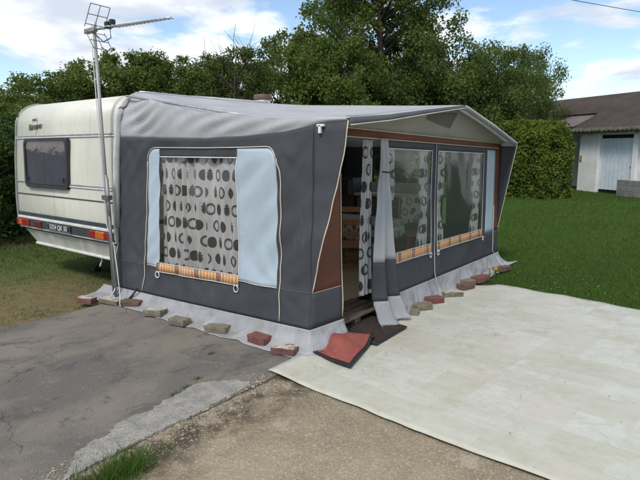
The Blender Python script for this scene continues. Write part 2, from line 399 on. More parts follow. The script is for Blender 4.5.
def b_mat(nt, p):
    v = coord(nt, 'Object', (1, 1, 1), (0, 0, R(5)))
    x, y, z = sep(nt, v); tw, th = .31, .31
    iy = (y / th).floor(); xo = x / tw
    ix = xo.floor(); idv = node(nt, 'ShaderNodeCombineXYZ', {'X': ix, 'Y': iy, 'Z': 0.0})
    wn = node(nt, 'ShaderNodeTexWhiteNoise', {'Vector': idv}, 0, noise_dimensions='3D')
    wn2 = node(nt, 'ShaderNodeTexWhiteNoise', {'Vector': idv + 0 if False else node(nt, 'ShaderNodeVectorMath', {0: idv, 1: (7.7, 3.1, 2.0)}, operation='ADD')}, 0, noise_dimensions='3D')
    off = node(nt, 'ShaderNodeVectorMath', {0: v, 1: node(nt, 'ShaderNodeVectorMath', {0: idv, 1: (3.7, 5.3, 1.1)}, operation='MULTIPLY')}, operation='ADD')
    marb = nz(nt, off, 6, 8, .68, 1.2)
    c = mix(nt, wn, (.450, .442, .362), (.510, .508, .448))
    c = mix(nt, marb.ss(.4, .68) * .75, c, mix(nt, wn2, (.385, .388, .300), (.460, .420, .350)))
    c = mix(nt, wn2.gt(.8) * marb.ss(.4, .7) * .35, c, (.52, .44, .39))
    ex = (xo.frac() - .5).abs(); ey = ((y / th).frac() - .5).abs(); ln = ex.max(ey).gt(.4945)
    c = mix(nt, ln * .35, c, (.34, .33, .28))
    c = mix(nt, nz(nt, v, 2.2, 9, .74).ss(.48, .70) * .5, c, (.36, .315, .215))
    c = mix(nt, nz(nt, v, 38, 4, .65).ss(.64, .72) * .6, c, (.20, .18, .13))
    put(nt, p, 'Base Color', c)
    put(nt, p, 'Normal', bump(nt, nz(nt, coord(nt, 'Object', (1, .35, 1)), 4, 4, .5), .45, .04))
vinyl_m = ground_mat('vinyl tile print', b_mat); vinyl_m.node_tree.nodes['Principled BSDF'].inputs['Roughness'].default_value = .5
vinyl_m.node_tree.nodes['Principled BSDF'].inputs['Specular IOR Level'].default_value = .3

def leaf_mat(name, c1, c2, c3, transl=.42):
    m, nt, p = newmat(name); nt.nodes.remove(p); out = nt.nodes['Material Output']
    g = nt.nodes.new('ShaderNodeNewGeometry'); r = N(nt, g.outputs['Random Per Island'])
    v = coord(nt, 'Object'); c = mix(nt, r, c1, c2); c = mix(nt, nz(nt, v, 1.1, 4, .6).ss(.42, .66), c, c3)
    d = nt.nodes.new('ShaderNodeBsdfPrincipled'); d.inputs['Roughness'].default_value = .55; d.inputs['Specular IOR Level'].default_value = .12
    t = nt.nodes.new('ShaderNodeBsdfTranslucent'); nt.links.new(c.sk, d.inputs[0]); nt.links.new(c.sk, t.inputs[0])
    ms = nt.nodes.new('ShaderNodeMixShader'); ms.inputs[0].default_value = transl
    nt.links.new(d.outputs[0], ms.inputs[1]); nt.links.new(t.outputs[0], ms.inputs[2]); nt.links.new(ms.outputs[0], out.inputs[0]); return m
leaf_a = leaf_mat('mid green leaves', (.115, .160, .030), (.165, .205, .055), (.085, .128, .027))
leaf_b = leaf_mat('dark green leaves', (.092, .134, .028), (.138, .178, .046), (.070, .108, .023))
leaf_c = leaf_mat('blue green needles', (.096, .138, .032), (.140, .182, .050), (.072, .110, .027))
leaf_h = leaf_mat('yellow green hedge leaves', (.125, .170, .026), (.190, .215, .040), (.075, .120, .022))
leaf_s = leaf_mat('hedge bush leaves', (.050, .088, .022), (.080, .125, .032), (.040, .070, .018))
grass_m = leaf_mat('lawn grass', (.068, .132, .024), (.108, .178, .038), (.085, .138, .030), .38)
dry_m = leaf_mat('worn grass', (.105, .125, .034), (.20, .17, .078), (.070, .105, .026), .3)
bark = mat('bark', (.085, .068, .052), (.05, .042, .034), scale=8, rough=.95, vscale=(1, 1, .25), bumps=((18, .7, .03),))

# ------------------------------------------------------------------ ground
def poly_sheet(name, pts, z, m, kind='structure'):
    o = mk(name, [(p[0], p[1], z) for p in pts], [tuple(range(len(pts)))], m); tag(o, kind=kind); return o
GV, GF = [], []
xs = [-300, -60, -20] + [-8 + .8 * i for i in range(52)] + [60, 300, 900]
ys = [-300, -60, -20] + [-8 + .8 * i for i in range(46)] + [60, 300, 900]
for i, x in enumerate(xs):
    for j, y in enumerate(ys):
        far = max(0, math.hypot(x, y) - 9)
        GV.append((x, y, -.03 + (.05 * nn(x * .35, y * .35, 3) * min(1, far / 8))))
for i in range(len(xs) - 1):
    for j in range(len(ys) - 1):
        a = i * len(ys) + j; GF.append((a, a + len(ys), a + len(ys) + 1, a + 1))
tag(mk('lawn', GV, GF, lawn_m, smooth=True), kind='structure')
def rough_edge(p0, p1, n, amp, seed):
    d = Vector(p1) - Vector(p0); q = Vector((-d.y, d.x)).normalized(); out = []
    for i in range(n):
        t = i / n; s = amp * (nn(t * n * .31, seed) + .5 * nn(t * n * .9, seed + 5))
        out.append(tuple(Vector(p0) + d * t + q * s))
    return out
gr = rough_edge((-6, -4), (5.95, -4), 4, 0, 1) + rough_edge((5.95, -4), (6.2, 2.2), 40, .05, 2) + rough_edge((6.2, 2.2), (6.2, 3.4), 4, .05, 3) + [(-6, 3.4)]
# sandy gravel: a fine sheet with small humps
def gz(x, y): return -.010 + .012 * nn(x * 1.7, y * 1.7, 1) + .006 * nn(x * 5, y * 5, 4)
def inpoly(p, P):
    c = False; j = len(P) - 1
    for i in range(len(P)):
        if (P[i][1] > p[1]) != (P[j][1] > p[1]) and p[0] < (P[j][0] - P[i][0]) * (p[1] - P[i][1]) / (P[j][1] - P[i][1]) + P[i][0]: c = not c
        j = i
    return c
o = sheet('gravel_ground', sub([-6, 7.2], .1), sub([-4, 2.9], .1), lambda u, v: (u, v, gz(u, v)), gravel_m, keep=lambda u, v: inpoly((u, v), gr), thick=0)
tag(o, kind='structure')
# tarmac pitch the awning stands on
pad_edge = rough_edge((-5, 2.50), (7.42, 2.62), 120, .030, 11) + rough_edge((7.42, 2.62), (7.42, 5.35), 8, .03, 2) + rough_edge((7.42, 5.35), (1.0, 5.32), 50, .05, 8) + rough_edge((1.0, 5.32), (-5, 5.2), 40, .06, 9)
def slab(name, P, z0, z1, m, kind='structure'):
    o = prism(name, P, 'z', z0, z1, m); bm = bmesh.new(); bm.from_mesh(o.data)
    bmesh.ops.triangulate(bm, faces=[f for f in bm.faces if len(f.verts) > 4]); bm.to_mesh(o.data); bm.free(); return tag(o, kind=kind)
slab('tarmac_pitch', pad_edge, -.08, 0, pad_m)
pc = [(1.14, 2.545), (1.20, 2.60), (1.30, 2.67), (1.44, 2.725), (1.52, 2.71), (1.62, 2.79), (1.76, 2.80), (1.86, 2.78), (1.98, 2.82), (2.14, 2.83), (2.30, 2.86), (2.40, 2.80), (2.50, 2.71), (2.55, 2.625), (2.45, 2.592), (2.2, 2.585), (1.95, 2.572), (1.7, 2.575), (1.45, 2.56), (1.28, 2.558)]
pc = [(x, y + (.05 if y > 2.64 else 0)) for (x, y) in pc]
pcr = []
for a, b in zip(pc, pc[1:] + pc[:1]): pcr += rough_edge(a, b, 12, .022, a[0] * 9)
slab('concrete_patch', pcr, -.05, .007, patch_m)

# stones scattered on the gravel
def stones(name, n, region, smin, smax, m, zf, seed):
    rng = np.random.default_rng(seed); V = []; F = []; k = 0
    base = np.array([(1, 0, 0), (-1, 0, 0), (0, 1, 0), (0, -1, 0), (0, 0, 1), (0, 0, -.6)], float)
    fc = [(0, 2, 4), (2, 1, 4), (1, 3, 4), (3, 0, 4), (2, 0, 5), (1, 2, 5), (3, 1, 5), (0, 3, 5)]
    while k < n:
        x, y, s = region(rng)
        if s is None: continue
        q = base * rng.uniform(.6, 1.25, (6, 1)) * np.array([1, rng.uniform(.6, 1), rng.uniform(.4, .8)]) * (s * rng.uniform(smin, smax))
        a = rng.uniform(0, 6.28); c, d = math.cos(a), math.sin(a)
        q = np.stack([q[:, 0] * c - q[:, 1] * d, q[:, 0] * d + q[:, 1] * c, q[:, 2]], 1) + np.array([x, y, zf(x, y)])
        b = len(V); V += [tuple(t) for t in q]; F += [tuple(b + i for i in f) for f in fc]; k += 1
    return tag(mk(name, V, F, m), kind='stuff')
stone_m = mat('gravel stones', (.34, .29, .22), (.20, .165, .12), scale=30, rough=.9, dirt=((.40, .37, .31), 25, .55, .7))
def reg_gravel(rng):
    x = rng.uniform(.6, 3.2); y = rng.uniform(.4, 2.56)
    if math.hypot(x, y) > 3.9 or x > 2.72: return 0, 0, None
    return x, y, (1.6 if rng.random() < .03 else 1)
o = stones('loose_gravel', 7000, reg_gravel, .0022, .008, stone_m, gz, 3); o['label'] = 'small loose stones scattered over the sandy gravel'; o['category'] = 'gravel'
def reg_edge(rng):
    x = rng.uniform(.9, 2.75); d = abs(rng.normal(0, .07)); y = 2.575 + (d if rng.random() < .4 else -d * 1.4)
    return x, y, (2.2 if rng.random() < .08 else 1)
o = stones('edge_grit', 2600, reg_edge, .003, .009, stone_m, lambda x, y: .003 if y > 2.56 else gz(x, y), 5); o['label'] = 'grit and crumbs along the broken edge of the tarmac'; o['category'] = 'gravel'
def reg_pad(rng):
    x = rng.uniform(.9, 3.0); y = rng.uniform(2.65, 5.3)
    return x, y, (1.5 if rng.random() < .05 else .8)
o = stones('pitch_grit', 900, reg_pad, .002, .006, stone_m, lambda x, y: .001, 6); o['label'] = 'sparse grit lying on the tarmac pitch'; o['category'] = 'gravel'

# ------------------------------------------------------------------ grass
def blades(name, pts, h, w, m, seed, lean=.5, zf=lambda x, y: -.03):
    rng = np.random.default_rng(seed); n = len(pts)
    a = rng.uniform(0, 6.283, n); hh = h * rng.uniform(.5, 1.3, n) * (pts[:, 2] if pts.shape[1] > 2 else 1); ww = w * rng.uniform(.7, 1.4, n) * (pts[:, 3] if pts.shape[1] > 3 else 1)
    b = rng.uniform(0, 6.283, n); l = rng.uniform(0, lean, n) * hh
    z = np.array([zf(x, y) for x, y in pts[:, :2]]) if callable(zf) else zf
    V = np.zeros((n, 3, 3)); dx, dy = np.cos(a) * ww / 2, np.sin(a) * ww / 2
    V[:, 0] = np.stack([pts[:, 0] - dx, pts[:, 1] - dy, z - .004], 1); V[:, 1] = np.stack([pts[:, 0] + dx, pts[:, 1] + dy, z - .004], 1)
    V[:, 2] = np.stack([pts[:, 0] + np.cos(b) * l, pts[:, 1] + np.sin(b) * l, z + hh], 1)
    return raw_mesh(name, V.reshape(-1, 3), 3, m)
def raw_mesh(name, V, k, m, parent=None, normals=None):
    me = bpy.data.meshes.new(name); nV = len(V); nF = nV // k
    me.vertices.add(nV); me.loops.add(nV); me.polygons.add(nF)
    me.vertices.foreach_set('co', np.asarray(V, dtype=np.float32).ravel())
    me.loops.foreach_set('vertex_index', np.arange(nV, dtype=np.int32))
    me.polygons.foreach_set('loop_start', np.arange(0, nV, k, dtype=np.int32)); me.polygons.foreach_set('loop_total', np.full(nF, k, dtype=np.int32))
    me.update(calc_edges=True)
    return link_mesh(name, me, m, parent)
def lawn_z(x, y): return -.03 + .05 * nn(x * .35, y * .35, 3) * min(1, max(0, math.hypot(x, y) - 9) / 8)
def scatter(n, seed, accept, rmin, rmax, amin, amax, pw=1.0):
    rng = np.random.default_rng(seed); out = []
    while len(out) < n:
        r = rmin * (rmax / rmin) ** rng.uniform(0, 1); a = rng.uniform(amin, amax)
        x, y = r * math.sin(a), r * math.cos(a)
        if accept(x, y): out.append((x, y, 1.0, max(1, (r / 7) ** .9)))
    return np.array(out)
def lawn_ok(x, y):
    if y < 2.62 and x < 6.22 + .06 * y + .05 * nn(y * 3, 1) + .04 * nn(y * 11, 4): return False
    if x < 7.62 and y > 2.55: return False
    return True
gp = scatter(210000, 1, lawn_ok, 6.2, 27, R(58), R(92))
o = blades('lawn_grass', gp, .045, .0085, grass_m, 1, .8, lawn_z); tag(o, 'short mown green lawn beside the awning and vinyl sheet', 'grass', kind='stuff')
def left_ok(x, y):
    if y < 5.36 + .06 * nn(x * 3, 2): return False
    if x > 3.1 and y < 5.6: return False
    d = nn(x * 1.3, y * 1.3, 8) + .35 * nn(x * 4, y * 4, 3)
    return random.random() < (.05 + .32 * smst(-.1, .45, d) + .8 * smst(7.0, 9.0, y))
lp = scatter(60000, 2, left_ok, 5.2, 17, R(-4), R(36)); lp[:, 2] = .55 + .8 * np.clip((lp[:, 1] - 6.5) / 3.5, 0, 1.0)
o = blades('worn_grass', lp, .05, .007, dry_m, 2, 1.1, lawn_z); tag(o, 'thin worn grass around and under the caravan', 'grass', kind='stuff')
# white clover / daisies in the lawn
dz_p = [p for p in scatter(6000, 5, lawn_ok, 6.5, 24, R(60), R(91)) if nn(p[0] * .8, p[1] * .8, 5) > .22][:110]
V = []
for i, p in enumerate(dz_p):
    s = .006 + .005 * random.random(); x, y = p[0], p[1]; z = lawn_z(x, y) + .055
    V += [(x - s, y, z), (x, y - s, z + s * .6), (x + s, y, z), (x, y + s, z + s * .3)]
daisy_m = mat('daisy petals', (.72, .72, .66), rough=.8)
tag(raw_mesh('daisies', V, 4, daisy_m), 'white daisies scattered across the lawn', 'flowers', kind='stuff')
# tuft at the pad edge
tp = np.array([(1.38 + random.gauss(0, .10), 2.39 + random.gauss(0, .055), 1.2 + random.random() * .8, .9) for i in range(900)] + [(1.18 + random.gauss(0, .04), 2.44 + random.gauss(0, .03), 1.0, .8) for i in range(200)])
o = blades('grass_tuft', tp, .055, .005, grass_m, 9, 1.3, gz); tag(o, 'green grass tuft at the edge of the pale concrete patch', 'grass', kind='stuff')
cp = np.array([(x + random.gauss(0, .02), y + random.gauss(0, .012), .6, .7) for (x, y) in ((2.22, 2.93), (2.36, 2.98), (2.1, 2.9), (2.75, 3.28)) for i in range(70)])
o = blades('crack_weeds', cp, .035, .005, grass_m, 10, 1.4, lambda x, y: 0.0); tag(o, 'tiny weeds growing from a crack in the tarmac', 'weeds', kind='stuff')

# ------------------------------------------------------------------ vinyl sheet in front of the awning
def vinyl(u, v):
    x = lerp(lerp(2.50, 2.77, v), lerp(6.12, 6.46, v), u); y = lerp(-1.6, lerp(2.66, 2.50, smst(.1, .6, u)) - .25 * smst(.90, 1.0, u), v)
    x += (.045 * nn(v * 5, 1) + .012 * nn(v * 23, 4)) * (1 if u < .01 or u > .99 else .5) + (.05 * nn(v * 9, 7) if u > .97 else 0); y += .03 * nn(u * 7, 3) * smst(.9, 1, v)
    z = gz(x, y) * .35 + .006 + .012 * smst(2.35, 2.6, y) + .016 * abs(nn(x * 1.2, y * 2.2, 5)) + .006 * abs(nn(x * 4, y * 3, 8)) + (.012 * max(0, nn(u * 14, v * 14, 2)) if u > .95 or v > .95 else 0)
    return (x, y, z)
o = sheet('vinyl_sheet', [i / 70 for i in range(71)], [i / 80 for i in range(81)], vinyl, vinyl_m, thick=.004, origin=(2.77, 2.6, 0))
tag(o, 'large cream vinyl sheet with tile print spread before the awning', 'ground sheet')

rngl = np.random.default_rng(12); V = []
for i in range(110):
    x, y = rngl.uniform(2.8, 6.1), rngl.uniform(.5, 2.45)
    if rngl.random() < .5: x, y = 2.9 + abs(rngl.normal(0, .9)), 2.4 - abs(rngl.normal(0, .35))
    if x > 6.1: continue
    u_ = (x - 2.68) / 3.6; z = .032 + .004 * rngl.random(); a_ = rngl.uniform(0, 6.28); l = rngl.uniform(.003, .010); w_ = l * rngl.uniform(.25, .6); c_, s_ = math.cos(a_), math.sin(a_)
    V += [(x - c_ * l, y - s_ * l, z), (x + s_ * w_, y - c_ * w_, z + .003), (x + c_ * l, y + s_ * l, z), (x - s_ * w_, y + c_ * w_, z + .004)]
tag(raw_mesh('leaf_litter', V, 4, mat('dead leaf bits', (.10, .075, .04), (.05, .04, .025), scale=3, rough=.9)), 'bits of dead leaf and grit lying on the vinyl sheet', 'litter', kind='stuff')
# ------------------------------------------------------------------ caravan
X0, YA, YB = 3.25, 5.44, 7.86
van = thing('caravan', 'cream caravan with dark tinted rear window and red tail lights', 'caravan', (5.6, 6.65, 0))
prof = [(3.30, .60), (3.262, .66), (3.25, 1.0), (3.262, 1.55), (3.285, 1.88)]
for k in range(9):
    t = R(180 - 90 * k / 8); prof.append((3.61 + .32 * math.cos(t), 1.96 + .30 * math.sin(t)))
prof += [(4.6, 2.285), (5.6, 2.30), (6.8, 2.285), (7.5, 2.26)]
for k in range(6):
    t = R(80 - 80 * k / 5); prof.append((7.6 + .45 * math.cos(t), 1.84 + .42 * math.sin(t)))
prof += [(8.05, 1.2), (8.0, .60)]
def rear_x(z): return ipl([(p[1], p[0]) for p in prof[:8]], z)
body = prism('body', prof, 'y', YA, YB, cream, van)
body.data.polygons.foreach_set('use_smooth', [abs(p.normal.y) < .5 for p in body.data.polygons])
# lower skirt panel, drawn in at the far end
lo = []
def lowp(x, z, y0, y1): return [(x, y0, z), (x, y1, z)]
LV = [(3.30, YA, .61), (3.30, YB - .03, .61), (3.36, YB - .30, .40), (3.36, YA + .02, .40), (8.0, YA, .61), (8.0, YB - .03, .61), (7.9, YB - .30, .40), (7.9, YA + .02, .40)]
mk('lower_panel', LV, [(0, 1, 2, 3), (4, 7, 6, 5), (1, 5, 6, 2), (0, 3, 7, 4), (3, 2, 6, 7), (0, 4, 5, 1)], cream_lo, van)
box('bottom_rail', 3.335, 3.385, YA + .01, YB - .29, .372, .405, trimw, van, bev=.008)
def band(name, z0, z1, m, out, y0=YA + .02, y1=YB - .02, parent=None):
    xx = min(rear_x(z0), rear_x(z1)); return box(name, xx - out, xx + .03, y0, y1, z0, z1, m, parent or van, bev=min(.006, (z1 - z0) / 3))
band('rib', 1.815, 1.835, trimg, .012); band('rib', 1.795, 1.812, trimw, .016)
band('rib', 1.225, 1.245, trimg, .012, YA + .02, 6.42); band('rib', 1.205, 1.222, trimw, .016, YA + .02, 6.42)
band('rib', 1.225, 1.245, trimg, .012, 7.56, YB - .02)
band('rib', 1.062, 1.080, darkband, .008)
band('stripe', .775, .825, darkband, .010)
band('rib', .735, .768, trimw, .022)
lb = band('light_panel', .632, .734, darkband, .016)
band('rib', .604, .628, trimw, .022)
band('shadow_gap', .575, .603, black_pl, -.004, YA + .02, YB - .06)
for (a, b, m, nm) in ((7.64, 7.865, red_lens, 'tail_light'), (7.50, 7.635, red_lens, 'tail_light'), (7.16, 7.34, dkred, 'reflector'), (5.47, 5.64, red_lens, 'tail_light'), (5.84, 5.96, red_lens, 'reflector')):
    box(nm, 3.225, 3.262, a, b, .638, .728, m, van, bev=.01, seg=2)
box('indicator', 3.223, 3.262, 7.70, 7.80, .640, .726, amber_lens, van, bev=.008); box('indicator', 3.223, 3.262, 5.65, 5.83, .640, .726, amber_lens, van, bev=.008)
plate = box('number_plate', 3.224, 3.245, 6.40, 6.98, .640, .726, black_pl, van, bev=.004)
ring('plate_border', rrect(6.40, 6.98, .640, .726, .006, 2), rrect(6.408, 6.972, .648, .718, .004, 2), 'x', 3.2225, 3.2245, alu, plate)
text_mesh('plate_lettering', '5324 QK 55', .088, mat('plate silver', (.62, .63, .64), rough=.5), plate, rect_xz_frame(3.2225, 6.69, .683) @ Matrix.Diagonal((1.02, .88, 1, 1)), bold=.0012)
rv = []
V, F = [], []
for zz in (1.855, 1.268, .845):
    for k in range(20):
        if zz == 1.268 and k > 7: continue
        y_ = YA + .08 + k * .12; xr_ = rear_x(zz) - .001
        b_ = len(V); V += [(xr_ - .003, y_, zz)] + [(xr_, y_ + .006 * math.cos(1.047 * q), zz + .006 * math.sin(1.047 * q)) for q in range(6)]; F += [(b_, b_ + 1 + q, b_ + 1 + (q + 1) % 6) for q in range(6)]
rvt = mk('rivets', V, F, trimg, van); rvt['kind'] = 'stuff'
# window
wy0, wy1, wz0, wz1 = 6.42, 7.50, 1.19, 1.775
box('window_recess', 3.246, 3.262, wy0 - .015, wy1 + .015, wz0 - .015, wz1 + .015, black_pl, van, bev=.004)
win = prism('window', rrect(wy0, wy1, wz0, wz1, .075), 'x', 3.222, 3.230, van_glass, van)
ring('window_frame', rrect(wy0 - .02, wy1 + .02, wz0 - .02, wz1 + .02, .085), rrect(wy0 + .02, wy1 - .02, wz0 + .02, wz1 - .02, .06), 'x', 3.214, 3.262, mat('dark window frame', (.035, .036, .04), rough=.45), win)
vcur = weave('mauve curtain', (.36, .29, .40), (.25, .19, .28))
for (a, b) in ((wy0 + .02, wy0 + .60), (wy1 - .47, wy1 - .02)):
    sheet('window_curtain', sub([a, b], .012), sub([wz0 + .03, wz1 - .03], .2), lambda u, v: (3.238 + .005 * math.sin(u * 95 + .6 * math.sin(u * 21)), u, v), vcur, win, thick=0)
for yy in (wy0 + .06, wy1 - .08): box('window_catch', 3.205, 3.216, yy, yy + .03, wz0 + .07, wz0 + .13, black_pl, win, bev=.003)
# rear edge trims follow the body profile
for yy in (YA, YB):
    s = 1 if yy == YA else -1
    edge = [(p[0] - .004, yy, p[1]) for p in prof[:16]]
    tube('edge_trim', edge, .017, trimg if s < 0 else trimw, van, 8)
# awning side of the caravan: door, window, stripe
box('stripe', 3.4, 7.9, YA - .006, YA + .01, .775, .825, darkband, van, bev=.002)
dr = boxes('door', [(6.1, 6.72, YA - .014, YA + .01, .62, 2.05)], cream, van, bev=.02); box('handle', 6.16, 6.25, YA - .035, YA - .012, 1.2, 1.24, black_pl, dr)
for (a, b) in ((3.9, 4.9), (7.0, 7.7)):
    w2 = prism('window', rrect(a, b, 1.2, 1.78, .07), 'y', YA - .02, YA - .008, black_pl, van)
    ring('window_frame', rrect(a - .03, b + .03, 1.17, 1.81, .09), rrect(a + .03, b - .03, 1.23, 1.75, .05), 'y', YA - .03, YA + .008, trimg, w2)
box('roof_vent', 4.9, 5.4, 6.3, 6.8, 2.27, 2.335, white_pl, van, bev=.02)
fl = boxes('flue', [(6.50, 6.68, 6.40, 6.60, 2.25, 2.465)], trimw, van, bev=.01)
boxes('flue_cap', [(6.475, 6.705, 6.38, 6.62, 2.465, 2.55)], mat('rusty cap', (.17, .095, .075), (.11, .06, .05), scale=20, rough=.8), fl, bev=.02)
# emblem and lettering
emb = mk('emblem', *(lambda n: ([(rear_x(1.955 + .115 * math.sin(6.283 * k / n)) - .003, 7.33 + .075 * math.cos(6.283 * k / n), 1.955 + .115 * math.sin(6.283 * k / n)) for k in range(n)], [tuple(range(n))]))(28), mat('faded tan emblem', (.55, .50, .40), (.46, .41, .33), rough=.6), van)
text_mesh('lettering', 'Bürstner', .100, black_pl, van, rect_xz_frame(3.276, 7.30, 1.945) @ Matrix.Rotation(R(4), 4, 'Z'), shear=.25, bold=.002)
mk('emblem_bar', [(3.285, 7.40, 2.02), (3.285, 7.27, 2.025), (3.287, 7.27, 2.04), (3.287, 7.37, 2.045)], [(0, 1, 2, 3)], mat('emblem ink', (.10, .09, .08), rough=.6), van)
# chassis
boxes('chassis', [(3.45, 7.95, 5.95, 6.02, .34, .41), (3.45, 7.95, 7.15, 7.22, .34, .41), (5.55, 5.65, 5.6, 7.7, .28, .36)], steel, van)
for yy in (5.66, 7.42):
    wv, wf = [], []
    for k in range(24):
        t = 6.2832 * k / 24; c, s = math.cos(t), math.sin(t)
        for (r, w) in ((.19, -.085), (.29, -.09), (.31, -.06), (.31, .06), (.29, .09), (.19, .085)): wv.append((5.6 + r * c, yy + w, .312 + r * s - .03))
    for k in range(24):
        for q in range(6): a = k * 6 + q; b = k * 6 + (q + 1) % 6; wf.append((a, b, ((k + 1) % 24) * 6 + (q + 1) % 6, ((k + 1) % 24) * 6 + q))
    wh = mk('wheel', wv, wf, tyre_m, van, smooth=True)
    mk('rim', [(5.6 + .19 * math.cos(6.2832 * k / 20), yy + sy, .282 + .19 * math.sin(6.2832 * k / 20)) for sy in (-.06, .06) for k in range(20)], [tuple(range(20))[::-1], tuple(range(20, 40))] + [(k, (k + 1) % 20, 20 + (k + 1) % 20, 20 + k) for k in range(20)], trimw, wh)
for yy in (5.85, 6.95):
    st = tube('corner_steady', [(4.15, yy, .38), (3.86, yy, .02)], .022, black_pl, van); box('foot', 3.80, 3.92, yy - .05, yy + .05, -.03, .015, black_pl, st, bev=.005)
tube('drain_hose', [(3.42, 6.02, .40), (3.42, 6.02, .33), (3.415, 6.03, .29), (3.40, 6.035, .245)], .012, white_pl, van)
# clips beside the mast on the rear panel
box('corner_clip', 3.238, 3.26, 5.55, 5.58, 1.02, 1.10, white_pl, van)

# ------------------------------------------------------------------ awning
XL, XR, YF = 3.31, 7.50, 2.65
aw = thing('caravan_awning', 'grey canvas caravan awning with printed curtains and open front doorway', 'awning', (5.4, 4.0, 0))
BND = [(2.31, 1.868), (2.57, 1.858), (2.75, 1.825), (2.98, 1.79), (3.4, 1.765), (3.92, 1.75), (5.44, 1.78)]
def SW(y, v, off=0):
    s = max(0, (y - YF) / 2.75); z = v - (.1 * s * (1 - v / 1.6) if v < 1.6 else 0)
    z += (ipl(BND, y) - 1.76) * smst(1.62, 1.76, v)
    ed = smst(0, .25, v - .2) * smst(0, .12, 1.76 - v)
    wr = .032 * nn((y + v * .8) * 2.3, (y - v) * .7, 1.5) + .016 * nn((y + v) * 6, (y - v) * 1.6, 4) + .009 * math.sin((y * .9 + v * .55) * 17 + 3 * nn(y * 2, v * 2)) * (.5 + nn(y * 1.2, v * 1.2, 9))
    for (ay, av, ph) in ((2.65, .2, 0), (5.4, .2, 1), (2.65, 1.76, 2), (5.4, 1.76, 3), (3.02, .5, 4), (4.86, .5, 5), (3.02, 1.66, 1.5), (3.9, .2, .7)):
        d = math.hypot(y - ay, v - av)
        if .03 < d < 1.2: wr += .011 * math.sin(8 * math.atan2(v - av, y - ay) + ph + 2.2 * nn(y * 2 + ph, v * 2)) * math.exp(-d / .30) * smst(.03, .2, d)
    x = XL - .055 * (1.76 - v) / 1.56 + wr * ed
    return (x - off, y, z)
def FW(x, v, off=0):
    z = v - .10 * (x - 3.4) / 4 * (v / 1.75)
    ed = smst(0, .12, v - .2) * smst(0, .1, 1.82 - v)
    wr = .010 * nn((x + v * .4) * 2.2, v * 1.1, 7.5) + .006 * nn(x * 6, v * 2.0, 2)
    if v < .6: wr += .010 * math.sin(x * 9 + 4 * nn(x * 1.5, v)) * smst(.6, .3, v)
    return (x, YF + .03 * (x - XL) / 4.2 - .035 * (1.8 - v) / 1.6 + wr * ed - off, z)
uvm = lambda u, v: (u, v)
# --- left side wall: charcoal panel with the window panel let in
py0, py1 = 3.02, 4.86          # framed panel (y)
wyA, wyB = 3.50, 4.66          # window (y)
zb = .50                       # lower edge of the pale panels
def frame_l(v): return py1 + .06 * (1.66 - v)           # left (caravan side) piping leans a little
yy = sub([YF, py0, wyA, wyB, py1, 5.43], .03); vv = sub([.2, zb, 1.58, 1.66, 1.76], .03)
def side_pt(y, v):
    return SW(y, v)
def in_panel(y, v): return py0 < y < py1 and zb < v < 1.66
def corner_cut(y, v):
    # rounded upper corners of the pale panels
    r = .12
    if v > 1.66 - r:
        if y < py0 + r: return math.hypot(y - (py0 + r), v - (1.66 - r)) > r
        if y > py1 - r: return math.hypot(y - (py1 - r), v - (1.66 - r)) > r
    return False
sheet('side_wall', yy, vv, lambda y, v: SW(y, v), dark_cv, aw, keep=lambda y, v: not (wyA < y < wyB and zb < v < 1.58))
def panel(y, v):
    p = SW(y, v, .006); return p
def round_clamp(y, v):
    r = .12
    if v > 1.66 - r:
        for (c, sgn) in ((py0 + r, -1), (py1 - r, 1)):
            if (y - c) * sgn > 0:
                d = Vector((y - c, v - (1.66 - r)))
                m_ = max(abs(d.x), abs(d.y))
                if m_ > 0: d = d * (m_ / d.length)
                return c + d.x, 1.66 - r + d.y
    return y, v
for (a, b) in ((py0, wyA), (wyB, py1)):
    sheet('pale_panel', sub([a, b], .03), sub([zb, 1.54, 1.66], .03), lambda y, v: panel(*round_clamp(y, v)), blue_cv, aw)
# piping round the framed panel
pl = [SW(py1 + .012 + .02 * (1.54 - v), v, .010) for v in sub([.22, 1.54], .06)]
for k in range(7):
    t = R(90 * k / 6); pl.append(SW(py1 - .12 + .132 * math.cos(t), 1.54 + .132 * math.sin(t), .010))
pl += [SW(y, 1.672, .010) for y in sub([py1 - .12, py0 + .12], .08)][1:-1]
for k in range(7):
    t = R(90 + 90 * k / 6); pl.append(SW(py0 + .12 + .132 * math.cos(t), 1.54 + .132 * math.sin(t), .010))
pl += [SW(py0 - .012 - .03 * smst(1.0, .2, 0), v, .010) for v in sub([1.54, .22], .06)][1:]
tube('piping', pl, .005, piping, aw, 6)
tube('piping', [SW(y, zb, .008) for y in sub([py0, wyA], .06)], .004, piping, aw, 5)
tube('piping', [SW(y, zb, .008) for y in sub([wyB, py1], .06)], .004, piping, aw, 5)
tube('seam', [SW(y, zb, .004) for y in sub([YF + .01, py0 - .02], .06)], .0035, mat('stitching', (.11, .11, .11), rough=.8), aw, 5)
tube('seam', [SW(y, zb, .004) for y in sub([py1 + .03, 5.42], .06)], .0035, mat('stitching', (.11, .11, .11)), aw, 5)
